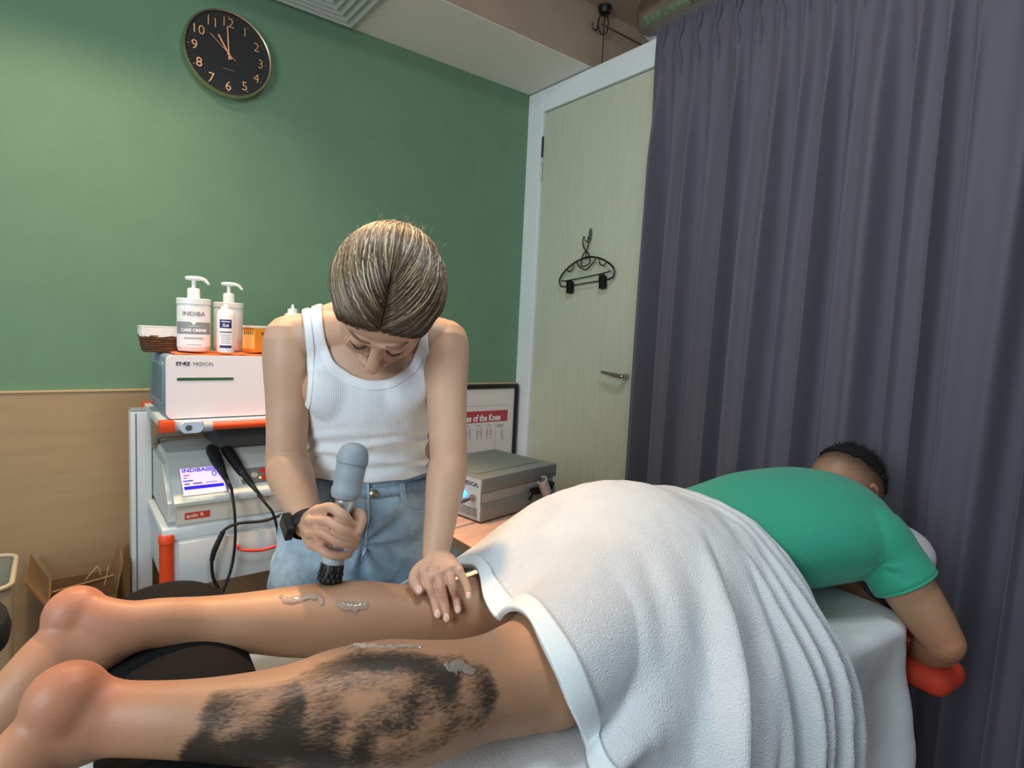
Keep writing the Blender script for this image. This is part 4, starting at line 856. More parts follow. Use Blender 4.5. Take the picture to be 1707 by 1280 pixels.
# calf muscle relief, achilles hollows and blush
legN = np.array([tuple(p) for p in crom([tuple(p) for p in near[0]], 200)]); legF = np.array([tuple(p) for p in crom([tuple(p) for p in far[0]], 200)])
def leg_coords(V, leg, side):
    s = np.zeros(len(V)); a = np.zeros(len(V)); d = np.full(len(V), 9.0); cum = np.concatenate([[0], np.cumsum(np.linalg.norm(np.diff(leg, axis=0), axis=1))])
    cand = np.where((V[:, 0] < 0.95) & (V[:, 0] > -0.4))[0]
    for c0 in range(0, len(cand), 4000):
        id_ = cand[c0:c0+4000]; q = V[id_][:, None, :]-leg[None]; dd = (q**2).sum(2); k = dd.argmin(1)
        s[id_] = cum[k]; d[id_] = np.sqrt(dd[np.arange(len(id_)), k]); o = V[id_]-leg[k]; a[id_] = np.arctan2(o[:, 1], o[:, 2])*0.065
    return s, a, d
sN, aN, dN = leg_coords(V, legN, 1); sF, aF, dF = leg_coords(V, legF, 1)
isN = (dN < dF) & (dN < 0.14)
sx_n = np.where(isN, sN, 0)
# tattoo: from above the ankle to the knee hollow, ragged ends, clear of the top of the shin side
tmask = np.zeros(len(V))
idx = np.where(isN)[0]; tpx, tpy = project(V[idx])
def inside(poly, x, y):
    r = np.zeros(len(x), bool); n = len(poly)
    for k in range(n):
        (x0, y0), (x1, y1) = poly[k], poly[(k+1) % n]
        c = ((y0 > y) != (y1 > y)); t = np.where(c, (x1-x0)*(y-y0)/((y1-y0) if y1 != y0 else 1)+x0, -1e9); r ^= c & (x < t)
    return r
TPOLY = [(250, 1400), (300, 1262), (322, 1215), (348, 1160), (402, 1140), (440, 1150), (485, 1133), (530, 1104), (590, 1078), (640, 1080), (700, 1092), (775, 1092), (815, 1112), (834, 1150), (828, 1188), (795, 1212), (742, 1240), (640, 1290), (620, 1400)]
wx = tpx+9*np.array([noise.noise((a/34, b/34, 0.5)) for a, b in zip(tpx, tpy)])+5*np.array([noise.noise((a/12, b/12, 4.5)) for a, b in zip(tpx, tpy)])
wy = tpy+9*np.array([noise.noise((a/34, b/34, 7.5)) for a, b in zip(tpx, tpy)])+5*np.array([noise.noise((a/12, b/12, 9.5)) for a, b in zip(tpx, tpy)])
dens = np.full(len(idx), 0.50)
def blot(cx, cy, rx, ry, deg, a):
    c_, s_ = math.cos(math.radians(deg)), math.sin(math.radians(deg)); dx, dy = wx-cx, wy-cy
    return a*np.exp(-(((dx*c_+dy*s_)/rx)**2+((-dx*s_+dy*c_)/ry)**2)**1.3)
for b_ in ((330, 1245, 38, 34, -30, 0.55), (362, 1180, 22, 34, 30, 0.30), (430, 1250, 95, 26, -6, 0.60), (330, 1310, 120, 30, 0, 0.6), (478, 1205, 26, 44, 10, 0.50), (498, 1160, 11, 32, -8, 0.40), (575, 1112, 58, 13, -10, 0.50), (648, 1104, 52, 15, 6, 0.50), (715, 1118, 38, 20, 20, 0.35), (752, 1140, 26, 24, 0, 0.50), (812, 1160, 15, 40, 5, 0.35), (606, 1252, 18, 24, 0, 0.5), (650, 1215, 50, 18, -15, 0.30), (556, 1205, 22, 30, 0, 0.35), (540, 1265, 60, 20, 0, 0.5), (690, 1165, 14, 30, 25, 0.35), (745, 1190, 16, 30, -10, 0.25), (410, 1195, 40, 9, -25, 0.35),
          (512, 1165, 5, 42, -10, -0.75), (430, 1178, 34, 9, -28, -0.50), (392, 1212, 34, 8, -25, -0.45), (598, 1170, 42, 20, -15, -0.55), (640, 1238, 34, 9, -20, -0.55), (668, 1138, 30, 9, 12, -0.40), (575, 1225, 12, 30, 15, -0.45), (725, 1205, 26, 14, -20, -0.40), (780, 1150, 10, 26, 0, -0.40), (700, 1235, 30, 8, -15, -0.35), (355, 1235, 9, 30, 30, -0.35), (622, 1125, 26, 6, 5, -0.35)):
    dens += blot(*b_)
tmask[idx] = np.clip(dens, 0.03, 1.1)*inside(TPOLY, wx, wy)
# soften the outline: average over mesh neighbours a few times
ea = np.array([(q[k], q[(k+1) % len(q)]) for q in Fc for k in range(len(q)) if isN[q[k]] and isN[q[(k+1) % len(q)]]])
for _ in range(3):
    acc = tmask.copy(); ct_ = np.ones(len(V)); np.add.at(acc, ea[:, 0], tmask[ea[:, 1]]); np.add.at(ct_, ea[:, 0], 1); tmask = acc/ct_
blush = np.zeros(len(V))
for c, r in ((fh+Vector((0.01, 0, 0.03)), 0.075), (nh_+Vector((0.01, 0, 0.03)), 0.07), (elN, 0.05), (earc, 0.03)):
    blush = np.maximum(blush, 0.55*np.exp(-((V-np.array(c))**2).sum(1)/r**2))
hl = (V-np.array(hc)) @ np.array(HMh.to_3x3())          # head local
inhead = (np.linalg.norm(V-np.array(hc), axis=1) < 0.15)
stub = np.where(inhead, sstep(-0.05, 0.035, 0.60*hl[:, 0]+0.80*hl[:, 1]), 0)*np.where(hl[:, 1] > -0.06, 1, 0)
pat = root('person', (0.75, 0.72, BTZ+0.006), 'person lying face down in a green T-shirt with one tattooed calf', 'person')
body = obj('body', (V, Fc), skin_p, pat, angle=None, attrs={'tattoo': tmask, 'leg_s': sx_n, 'leg_a': np.where(isN, aN, 0), 'blush': blush, 'stubble': stub})
BODY = bvh_of(V, Fc)
# ear
ear = join(tube([earc+Vector((0.0, 0.012, -0.022)), earc+Vector((0.018, 0.0, -0.010)), earc+Vector((0.022, -0.004, 0.012)), earc+Vector((0.004, 0.0, 0.024)), earc+Vector((-0.010, 0.008, 0.016))], [0.007, 0.0075, 0.008, 0.0075, 0.006], 10, steps=18), ellip(earc+Vector((0.004, 0.008, 0)), (0.014, 0.008, 0.020), 12))
ve, fe, _ = remesh(ear, 0.0025, 3)
obj('ear', (ve, fe), skin('ear_skin', '#c98a70', '#c4694f'), pat, angle=None)
# short dark hair: cap over the crown plus fine tufts
hair_d = mat('short_black_hair', '#0d0b0b', 0.6, bump=(500, 0.6))
def cap_keep(l): return 0.60*l[0]+0.80*l[1] > 0.032+0.010*noise.noise((l[0]*40, l[1]*40, l[2]*40))
vv, ff = ellip((0, 0, 0), (0.1175, 0.1015, 0.0835), 64)
keep = [q for q in ff if cap_keep(vv[list(q)].mean(0))]
used = sorted({i for q in keep for i in q}); mp_ = {o: n for n, o in enumerate(used)}
capv = vv[used]; capv = capv*(1+0.012*np.array([noise.noise(tuple(p*70)) for p in capv]))[:, None]
obj('hair', thicken(xf((capv, [tuple(mp_[i] for i in q) for q in keep]), Matrix.Translation(hc) @ HMh.to_4x4()), 0.006), hair_d, pat)
tufts = []
for _ in range(900):
    while True:
        d = Vector(rng.normal(size=3)).normalized(); l = Vector((d.x*0.1175, d.y*0.1015, d.z*0.0835))
        if cap_keep(l) and True: break
    g = min(1.0, max(0.2, (0.6*l.x+0.8*l.y-0.028)/0.04)); t = (d+Vector((0.35, 0.05, 0))+0.25*Vector(rng.normal(size=3))).normalized()
    w = Vector(rng.normal(size=3)).cross(t).normalized()*0.0011; L = 0.012*g
    p = HMh.to_3x3() @ l+hc; t = HMh.to_3x3() @ t
    tufts.append((np.array([tuple(p-w), tuple(p+w), tuple(p+t*L)]), [(0, 1, 2)]))
tf = obj('hair_tufts', join(*tufts), hair_d, pat, smooth=False); tf['kind'] = 'stuff'
# T-shirt
sh_tors = [Vector((0.95, 0.722, 0.852))]+tors[2:]
sh_r = [(0.170, 0.106), (0.163, 0.104), (0.186, 0.122), (0.192, 0.120), (0.160, 0.110), (0.083, 0.071)]
nshoulder = lerp(shN, elN, 0.47)
shirt_parts = [tube(sh_tors, sh_r, 40, steps=44), tube([arm_near[0][0], shN, lerp(shN, elN, 0.25), nshoulder], [(0.066, 0.066), (0.067, 0.065), (0.062, 0.064), (0.064, 0.066)], 40, steps=18, dome=False),
               tube([arm_far[0][0], shF, lerp(shF, elF, 0.25), lerp(shF, elF, 0.47)], [(0.068, 0.068), (0.069, 0.067), (0.064, 0.066), (0.066, 0.068)], 22, steps=18, dome=False)]
SV, SF, SN = remesh(join(*shirt_parts), 0.004, 8, 0.5)
ad = np.array((elN-shN).normalized())
amt = np.zeros(len(SV))
for i, p in enumerate(SV):
    w = noise.noise((p[0]*9, p[1]*9, p[2]*9))*0.0022
    # creases fanning out of the armpit and along the flank
    q = p-np.array(at(1452, 940, D=1.18)); r = np.linalg.norm(q); an = math.atan2(q[2], q[0])
    w += 0.0016*math.exp(-(r/0.08)**2)*math.sin(an*5+1.0)
    q2 = p-np.array(at(1335, 985, D=1.28)); r2 = np.linalg.norm(q2); an2 = math.atan2(q2[2], q2[0])
    w += 0.0028*math.exp(-(r2/0.10)**2)*math.sin(an2*9)
    t = (p-np.array(shN)) @ ad
    w -= 0.0030*math.exp(-((t-0.105)/0.004)**2) if np.linalg.norm(p-np.array(shN)-ad*t) < 0.085 and 0.05 < t < 0.16 else 0.0
    amt[i] = w
SV = SV+SN*amt[:, None]
tee_m = mat('green_knit_cotton', '#2f9c7c', 0.8, var=(160, 0.03), bump=(700, 0.10), sheen=0.15)
tee = obj('t_shirt', (SV, SF), tee_m, pat, angle=None, label='green T-shirt')
SHIRT = bvh_of(SV, SF)
hem_c = nshoulder; am = axis_matrix(hem_c-Vector(ad)*0.004, hem_c+Vector(ad), (0, 0, 1))
obj('sleeve_hem', xf(ptube([(0.0625*math.cos(a), 0.0625*math.sin(a), 0.0) for a in np.linspace(0, 2*math.pi, 48)], 0.0026, 8), am), tee_m, tee)
obj('collar', ptube([nk0+Vector((0.022, 0, 0))+Vector((-0.12*math.sin(a)*0.06, math.cos(a)*0.076, math.sin(a)*0.068)) for a in np.linspace(0, 2*math.pi, 40)], 0.006, 8), tee_m, tee)
sp0 = arm_near[0][0]
# ================================================================== towel draped over hips and thighs
towel_m = mat('white_terry_towel', '#d6dbde', 0.92, var=(60, 0.02), bump=(420, 0.8), sheen=0.3)
def off_body(px, py, D, lift=0.009):
    h = BODY.ray_cast(Vector(CAM), Vector(ray(px, py)).normalized())
    if h[0] is not None and abs(depth(h[0])-D) < 0.09: return tuple(h[0]+h[1]*lift)
    return tuple(at(px, py, D=D))
EDGE = [(0.520, 1.040, 0.742), (0.535, 0.930, 0.810), tuple(at(775, 946, D=1.05)), off_body(800, 992, 0.97), tuple(at(840, 1032, D=0.90)), off_body(880, 1062, 0.83), off_body(926, 1120, 0.78), off_body(950, 1180, 0.77), tuple(at(972, 1245, Z=0.742)), tuple(at(1000, 1310, Z=0.740)), (0.572, 0.458, 0.722), (0.578, 0.432, 0.600), (0.582, 0.425, 0.360), (0.582, 0.420, 0.110)]
SEC = [  # u, profile from the far edge of the bed over the body to the near hem
 (0.00, EDGE),
 (0.28, [(0.700, 1.045, 0.742), (0.715, 0.965, 0.840), (0.745, 0.860, 0.940), (0.745, 0.740, 0.940), (0.715, 0.620, 0.935), (0.695, 0.520, 0.885), (0.690, 0.460, 0.805), (0.690, 0.430, 0.720), (0.695, 0.410, 0.580), (0.700, 0.405, 0.370), (0.700, 0.400, 0.110)]),
 (0.55, [(0.870, 1.045, 0.742), (0.875, 0.975, 0.850), (0.890, 0.880, 0.950), (0.893, 0.760, 0.990), (0.890, 0.630, 0.972), (0.885, 0.525, 0.905), (0.880, 0.455, 0.805), (0.880, 0.418, 0.710), (0.882, 0.400, 0.570), (0.885, 0.395, 0.360), (0.885, 0.390, 0.110)]),
 (0.80, [(1.020, 1.030, 0.742), (1.020, 0.955, 0.850), (1.020, 0.860, 0.945), (0.998, 0.740, 0.962), (0.995, 0.610, 0.950), (0.990, 0.508, 0.885), (0.985, 0.440, 0.790), (0.985, 0.406, 0.705), (0.982, 0.388, 0.570), (0.978, 0.382, 0.360), (0.975, 0.378, 0.110)]),
 (1.00, [(1.060, 1.020, 0.742), (1.060, 0.935, 0.855), (1.060, 0.840, 0.940), (1.062, 0.710, 0.960), (1.072, 0.585, 0.938), (1.078, 0.495, 0.868), (1.080, 0.435, 0.785), (1.088, 0.396, 0.705), (1.088, 0.376, 0.570), (1.080, 0.368, 0.360), (1.075, 0.364, 0.110)])]
NU, NV = 260, 150
us = np.array([s[0] for s in SEC]); prof = np.array([crom(s[1], NV) for s in SEC])
# even out the spacing of the left edge so that its rows match the other sections by height
e0 = crom(EDGE, 400); l0 = np.concatenate([[0], np.cumsum(np.linalg.norm(np.diff(e0, axis=0), axis=1))]); ref = prof[1]; lr = np.concatenate([[0], np.cumsum(np.linalg.norm(np.diff(ref, axis=0), axis=1))])/np.linalg.norm(np.diff(ref, axis=0), axis=1).sum()
prof[0] = np.stack([np.interp(lr*l0[-1], l0, e0[:, c]) for c in range(3)], 1)       # sections x NV x 3
TU = np.linspace(0, 1, NU); TW = np.zeros((NU, NV, 3))
for j in range(NV):
    kk = prof[:, j]; par = np.linspace(0, len(SEC)-1, 200); A = crom(kk, 200); ups = crom(us[:, None], 200)[:, 0]
    for c in range(3): TW[:, j, c] = np.interp(TU, ups, A[:, c])
TN = np.cross(np.gradient(TW, axis=0), np.gradient(TW, axis=1)); TN /= np.linalg.norm(TN, axis=2)[:, :, None]+1e-9
if TN[NU//2, NV//2, 2] < 0: TN = -TN
tv = np.linspace(0, 1, NV)
# folds: (u at the hip, u at the hem, start v, width, height)
FOLDS = [(0.56, 0.15, 0.42, 0.030, 0.062), (0.66, 0.37, 0.48, 0.038, 0.042), (0.72, 0.54, 0.46, 0.024, 0.058), (0.80, 0.67, 0.44, 0.022, 0.050), (0.88, 0.80, 0.42, 0.020, 0.054), (0.95, 0.92, 0.44, 0.018, 0.040), (0.40, 0.03, 0.66, 0.030, 0.020), (0.60, 0.27, 0.58, 0.022, 0.030)]
disp = np.zeros((NU, NV))
for ut, ub, v0, w, h in FOLDS:
    g = sstep(v0, v0+0.28, tv); prog = np.clip((tv-v0)/(1-v0), 0, 1)**0.85
    uc_ = ut+(ub-ut)*prog+0.010*np.sin(tv*9+ut*20)
    ww = w*(0.7+0.7*prog)
    x = (TU[:, None]-uc_[None, :])/ww[None, :]
    disp += h*g[None, :]*np.exp(-np.abs(x)**1.7)-0.45*h*g[None, :]*np.exp(-((x-1.7)/0.65)**2)
for i in range(NU):
    for j in range(NV):
        p = TW[i, j]; disp[i, j] += 0.004*noise.noise((p[0]*11, p[1]*11, p[2]*6))+0.0018*noise.noise((p[0]*38, p[1]*38, p[2]*20))
# soft rumples on the thigh and pulled creases at the waist
for (cu, cv, wu, wv, h, fr, an) in ((0.30, 0.50, 0.14, 0.06, 0.004, 60, 0.5), (0.93, 0.40, 0.07, 0.10, 0.004, 95, 0.15), (0.78, 0.42, 0.10, 0.05, 0.003, 70, 1.0)):
    e = np.exp(-((TU[:, None]-cu)/wu)**2-((tv[None, :]-cv)/wv)**2); disp += h*e*np.sin(fr*(TU[:, None]*math.cos(an)+tv[None, :]*math.sin(an)))
TW = TW+TN*disp[:, :, None]
# ragged wave of the left hem over the knees
edge = np.exp(-(TU/0.05)**2)[:, None]
TW[:, :, 0] += edge*0.012*np.sin(tv*34+1.2)[None, :]*np.exp(-((tv-0.32)/0.2)**2)[None, :]
# keep the cloth off the skin underneath, then relax it a little
for _ in range(3):
    for i in range(NU):
        for j in range(12, 110):
            h = BODY.find_nearest(Vector(TW[i, j]), 0.06)
            if h[0] is not None:
                d = (Vector(TW[i, j])-h[0]).dot(h[1])
                if d < 0.010: TW[i, j] = np.array(h[0]+h[1]*0.011)
    W2 = TW.copy(); W2[1:-1, 1:-1] = 0.4*TW[1:-1, 1:-1]+0.15*(TW[:-2, 1:-1]+TW[2:, 1:-1]+TW[1:-1, :-2]+TW[1:-1, 2:]); W2[0, 1:-1] = 0.5*TW[0, 1:-1]+0.25*(TW[0, :-2]+TW[0, 2:])
    pushed = np.zeros((NU, NV, 1)); pushed[:150, 12:110] = 1.0; TW = TW*(1-pushed)+W2*pushed
tvv = TW.reshape(-1, 3); tff = [(i*NV+j, (i+1)*NV+j, (i+1)*NV+j+1, i*NV+j+1) for i in range(NU-1) for j in range(NV-1)]
twl = root('bath_towel', (0.88, 0.70, BTZ+0.006), 'large white terry towel draped over the hips and hanging down the bed', 'towel')
obj('cloth', thicken((tvv, tff), 0.004), towel_m, twl, angle=None)
k = 12
hemv = (TW[:k]+TN[:k]*0.003).reshape(-1, 3); hemf = [(i*NV+j, (i+1)*NV+j, (i+1)*NV+j+1, i*NV+j+1) for i in range(k-1) for j in range(NV-1)]
obj('hem', thicken((hemv, hemf), 0.006), mat('towel_hem', '#dfe8ea', 0.85, bump=(300, 0.15)), twl, angle=None)
# ================================================================== hand-held massager (held by the therapist)
hit = BODY.ray_cast(Vector(CAM), Vector(ray(549, 972)).normalized())
dev0 = hit[0]+Vector((0, 0.006, 0.004)); dD = depth(dev0)
dev0 = at(549, 968, D=dD); dev1 = at(593, 738, D=dD+0.012)
dA = (dev1-dev0).normalized(); dL = (dev1-dev0).length
DM = axis_matrix(dev0, dev1, tuple(_r))
def da(fr): return dev0+(dev1-dev0)*fr
wand = root('massage_wand', dev0, 'grey hand-held shockwave applicator pressed on the calf', 'applicator')
grey_rub = mat('grey_rubber', '#8e9ba4', 0.55); alu = mat('satin_aluminium', '#c3cdd2', 0.32, metal=0.85)
hd_ = obj('applicator_head', lathe([(0.014, -0.004), (0.0175, 0.0), (0.0185, 0.004), (0.0170, 0.012), (0.0175, 0.026), (0.0165, dL*0.13)], 32, DM), black_pl, wand)
for rowi, zz in enumerate((0.004, 0.012)):
    for k in range(14):
        a = 2*math.pi*(k+0.5*rowi)/14; obj('grip_nub', xf(cbox((0.0178*math.cos(a), 0.0178*math.sin(a), zz), (0.004, 0.004, 0.006), 0.001), DM), black_pl, hd_)
for k in range(10):
    a = 2*math.pi*k/10; obj('grip_rib', xf(cbox((0.0172*math.cos(a), 0.0172*math.sin(a), 0.022), (0.0035, 0.0035, 0.010), 0.001), DM), black_pl, hd_)
obj('collar', lathe([(0.0168, dL*0.13), (0.0172, dL*0.135), (0.0172, dL*0.19), (0.0150, dL*0.205)], 32, DM), mat('collar_grey', '#a9b4b8', 0.4), wand)
obj('shaft', lathe([(0.0142, dL*0.2), (0.0142, dL*0.60)], 32, DM), alu, wand)
bulb = obj('handle_bulb', lathe([(0.0150, dL*0.585), (0.0215, dL*0.600), (0.0240, dL*0.63), (0.0243, dL*0.66), (0.0228, dL*0.672), (0.0232, dL*0.74), (0.0238, dL*0.845), (0.0232, dL*0.850)], 40, DM), grey_rub, wand)
obj('dome_cap', lathe([(0.0232, dL*0.848), (0.0252, dL*0.856), (0.0254, dL*0.880), (0.0238, dL*0.925), (0.0200, dL*0.965), (0.0130, dL*0.990), (0.0060, dL*0.999), (0.0005, dL)], 40, DM), grey_rub, wand)

# ================================================================== therapist
S_R, E_R, W_R = at(484, 568, D=1.105), at(477, 772, D=1.10), at(513, 872, D=1.005)
S_L, E_L, W_L = at(742, 572, D=1.155), at(748, 768, D=1.06), at(726, 925, D=0.985)
LAT = (S_L-S_R).normalized(); TOC = Vector(-ray(615, 700)); TOC.z = 0; TOC.normalize()
FRT = (TOC-LAT*TOC.dot(LAT)).normalized()
Hc = at(642, 508, D=1.005)
# --- head frame
cdir = Vector(-ray(640, 478)).normalized(); rr_ = Vector(_r); uu_ = Vector(_u)
dn = (-0.20*rr_-0.98*uu_).normalized(); dn = (dn-cdir*dn.dot(cdir)).normalized()
FD = (0.52*cdir+0.854*dn).normalized(); UP = (0.854*cdir-0.52*dn).normalized(); SX = FD.cross(UP)
HW = Matrix([[SX[i], FD[i], UP[i], Hc[i]] for i in range(3)]+[[0, 0, 0, 1]])     # local x side, y face forward, z crown
def hl_(x, y, z): return HW @ Vector((x, y, z))
def hell(c, r, n=22): v, f = ellip(c, r, n); return xf((v, f), HW)
def htube(P, R, n=14, steps=16): return tube([hl_(*p) for p in P], R, n, up=tuple(FD), steps=steps)
head = [hell((0, -0.018, 0.030), (0.083, 0.096, 0.088), 60), hell((0, 0.030, 0.036), (0.078, 0.056, 0.062), 50), hell((0, 0.034, -0.036), (0.069, 0.046, 0.062), 50),
        hell((0, 0.050, -0.090), (0.034, 0.030, 0.026), 40), htube([(0.056, 0.0, -0.035), (0.042, 0.035, -0.078), (0, 0.062, -0.098)], [0.020, 0.019, 0.017]), htube([(-0.056, 0.0, -0.035), (-0.042, 0.035, -0.078), (0, 0.062, -0.098)], [0.020, 0.019, 0.017]),
        htube([(0, 0.083, 0.012), (0, 0.094, -0.012), (0, 0.106, -0.033), (0, 0.107, -0.040)], [(0.0085, 0.007), (0.0095, 0.008), (0.0130, 0.011), (0.0125, 0.009)]),
        hell((0.013, 0.092, -0.043), (0.0085, 0.011, 0.008)), hell((-0.013, 0.092, -0.043), (0.0085, 0.011, 0.008)),
        htube([(-0.048, 0.062, 0.014), (-0.028, 0.081, 0.019), (0, 0.083, 0.013), (0.028, 0.081, 0.019), (0.048, 0.062, 0.014)], [(0.008, 0.008)]),
        hell((0.030, 0.072, -0.004), (0.016, 0.013, 0.012)), hell((-0.030, 0.072, -0.004), (0.016, 0.013, 0.012)),
        hell((0.036, 0.060, -0.034), (0.020, 0.018, 0.018)), hell((-0.036, 0.060, -0.034), (0.020, 0.018, 0.018)),
        htube([(-0.022, 0.078, -0.068), (0, 0.090, -0.066), (0.022, 0.078, -0.068)], [(0.005, 0.006)]), htube([(-0.018, 0.076, -0.077), (0, 0.086, -0.078), (0.018, 0.076, -0.077)], [(0.005, 0.006)])]
for s in (-1, 1): head.append(hell((s*0.074, -0.012, -0.012), (0.009, 0.018, 0.030)))
# --- neck, shoulders, arms, trunk
NB = at(620, 560, D=1.165)
trunk_rows = [((620, 548, 1.16), (0.085, 0.060)), ((618, 575, 1.16), (0.150, 0.078)), ((617, 610, 1.16), (0.142, 0.090)), ((617, 650, 1.165), (0.126, 0.104)), ((616, 690, 1.18), (0.120, 0.100)), ((613, 740, 1.20), (0.112, 0.080)), ((610, 790, 1.22), (0.112, 0.074)), ((606, 850, 1.25), (0.120, 0.074))]
tP = [at(*r[0][:2], D=r[0][2]) for r in trunk_rows]; tR = [r[1] for r in trunk_rows]
trunk = tube(tP, tR, 72, up=tuple(FRT), steps=70)
yoke = tube([lerp(S_R, S_L, t)+Vector((0, 0, 0.012*math.sin(math.pi*t)+0.004)) for t in (0.02, 0.25, 0.5, 0.75, 0.98)], [0.044, 0.050, 0.054, 0.050, 0.044], 56, steps=50)
traps = [tube([lerp(S_R, S_L, 0.15)+Vector((0, 0.01, 0.018)), lerp(S_R, S_L, 0.5)+Vector((0, 0.01, 0.060))], [0.040, 0.040], 44), tube([lerp(S_R, S_L, 0.85)+Vector((0, 0.01, 0.018)), lerp(S_R, S_L, 0.5)+Vector((0, 0.01, 0.060))], [0.040, 0.040], 44)]
busts = [ellip(tP[3]+LAT*s*0.062+FRT*0.055+Vector((0, 0, 0.004)), (0.055, 0.050, 0.056), 22) for s in (-1, 1)]
neck = tube([lerp(S_R, S_L, 0.5)+Vector((0, 0.0, 0.03)), hl_(0, -0.045, -0.065), hl_(0, -0.03, -0.02)], [0.058, 0.052, 0.055], 48, steps=30)
def arm(S, E, W, r):
    d = E-S; bulge = -FRT*0.010
    return [tube([S, lerp(S, E, 0.18), lerp(S, E, 0.5)+bulge*0.2, lerp(S, E, 0.82), E], r[:5], 56, up=tuple(FRT), steps=60), tube([E, lerp(E, W, 0.22), lerp(E, W, 0.6), W], r[5:], 56, up=tuple(FRT), steps=50)]
armR = arm(S_R, E_R, W_R, [0.049, 0.048, 0.041, 0.037, 0.037, 0.0375, 0.041, 0.034, 0.0255])
armL = arm(S_L, E_L, W_L, [0.047, 0.045, 0.038, 0.035, 0.0335, 0.0335, 0.0355, 0.029, 0.0225])
# --- right hand closed round the shaft
Dm = depth(da(0.40))
fing = {'index': [(531, 851, -0.004), (552, 846, -0.030), (570, 858, -0.036), (580, 868, -0.028), (588, 880, -0.016)],
        'middle': [(522, 868, -0.006), (545, 868, -0.034), (566, 880, -0.038), (582, 890, -0.028), (593, 899, -0.015)],
        'ring': [(518, 888, -0.006), (540, 888, -0.032), (560, 900, -0.036), (578, 906, -0.027), (590, 910, -0.014)],
        'pinky': [(520, 907, -0.004), (534, 914, -0.026), (550, 924, -0.030), (568, 926, -0.022), (581, 924, -0.012)]}
handR = []
for nme, L in fing.items():
    P = [at(x, y, D=Dm+dz) for x, y, dz in L]; k = 0.88 if nme == 'pinky' else 1.0
    handR.append(tube(P, [0.0095*k, 0.0084*k, 0.0086*k, 0.0080*k, 0.0074*k], 14, steps=26))
    handR.append(tube([W_R, lerp(W_R, P[0], 0.55)+Vector((0, 0, 0.0)), P[0]], [(0.016, 0.019), (0.014, 0.015), (0.0105*k, 0.0105*k)], 14, steps=12))
    handR.append(tube([at(533, 890, D=Dm+0.006), P[0]], [0.012, 0.0095], 12))
handR.append(ellip(at(541, 885, D=Dm-0.014), (0.019, 0.015, 0.032), 32))
handR += [ellip(at(546, 860, D=Dm-0.014), (0.011, 0.010, 0.012), 20), ellip(at(546, 908, D=Dm-0.012), (0.012, 0.010, 0.014), 20)]
handR.append(tube([at(528, 880, D=Dm+0.012), at(560, 872, D=Dm+0.030), at(592, 858, D=Dm+0.018), at(601, 866, D=Dm-0.002), at(596, 886, D=Dm-0.014)], [0.018, 0.0125, 0.0112, 0.0105, 0.0082], 14, steps=26))
# --- left hand lying on the far knee
def on_leg(px, py, r, D=None):
    h = BODY.ray_cast(Vector(CAM), Vector(ray(px, py)).normalized())
    if D is None and h[0] is not None and depth(h[0]) > 0.8: return h[0]+h[1]*r*0.85
    return at(px, py, D=D or 0.985)
handL = []
tops = [on_leg(742, 1003, 0.010)]
Dk = depth(tops[0])
FL = [('index', [(709, 950), (716, 978), (722, 1003), (727, 1025)], 1.0), ('middle', [(729, 947), (735, 978), (739, 1008), (742, 1030)], 1.02), ('ring', [(748, 948), (754, 976), (758, 1000), (761, 1018)], 0.98), ('pinky', [(765, 951), (773, 966), (779, 981), (781, 993)], 0.88)]
tipsL = []
for nme, L, k in FL:
    P = []
    for i, (x, y) in enumerate(L):
        if i == 0: P.append(at(x, y, D=Dk+0.012))
        elif i == 1 and nme != 'pinky': P.append(at(x, y, D=min(Dk-0.002, depth(on_leg(x, y, 0.0095)))))
        else: P.append(on_leg(x, y, 0.0085))
    if nme == 'pinky':
        P = [at(x, y, D=Dk+0.012-0.006*i) for i, (x, y) in enumerate(L)]
    handL.append(tube(P, [0.0086*k, 0.0076*k, 0.0073*k, 0.0066*k], 14, steps=24)); tipsL.append((P[-2], P[-1], k))
    handL.append(tube([W_L, lerp(W_L, P[0], 0.5)+Vector((0, 0, 0.004)), P[0]], [(0.014, 0.015), (0.0120, 0.0120), (0.0098*k, 0.0098*k)], 14, steps=12))
nrmL = (Vector(CAM)-W_L).normalized()
handL.append(tube([W_L, lerp(W_L, at(737, 953, D=Dk+0.009), 0.5)+nrmL*0.003, at(737, 953, D=Dk+0.009)], [(0.020, 0.015), (0.028, 0.013), (0.031, 0.0095)], 40, up=tuple(nrmL), steps=20))
tb0 = at(700, 942, D=Dk+0.010)
tP_ = [at(724, 936, D=Dk+0.026), at(708, 943, D=Dk+0.020), at(695, 954, D=Dk+0.012), at(691, 968, D=Dk+0.002), at(699, 984, D=Dk-0.009)]
handL.append(tube(tP_, [0.0105, 0.0115, 0.0108, 0.0098, 0.0080], 24, steps=26)); tipsL.append((tP_[-2], tP_[-1], 1.1))
WV, WF, WN = remesh(join(*head, neck, trunk, yoke, *traps, *busts, *armR, *armL, *handR, *handL), 0.0019, 4, 0.5)
wbl = np.zeros(len(WV))
for c, r, a in ((hl_(0, 0.108, -0.04), 0.02, 0.5), (hl_(0.04, 0.07, -0.03), 0.03, 0.35), (hl_(-0.04, 0.07, -0.03), 0.03, 0.35), (E_R, 0.05, 0.35), (E_L, 0.05, 0.3), (at(545, 890, D=Dm-0.02), 0.05, 0.45), (at(735, 1000, D=Dk), 0.06, 0.45)):
    wbl = np.maximum(wbl, a*np.exp(-((WV-np.array(c))**2).sum(1)/r**2))
foot_z = 0.0
pel = at(606, 850, D=1.25)
wom = root('person', (pel.x, pel.y, 0.0), 'person in a white ribbed tank top and jeans bending over the leg', 'person')
obj('body', (WV, WF), skin_w, wom, angle=None, attrs={'blush': wbl})
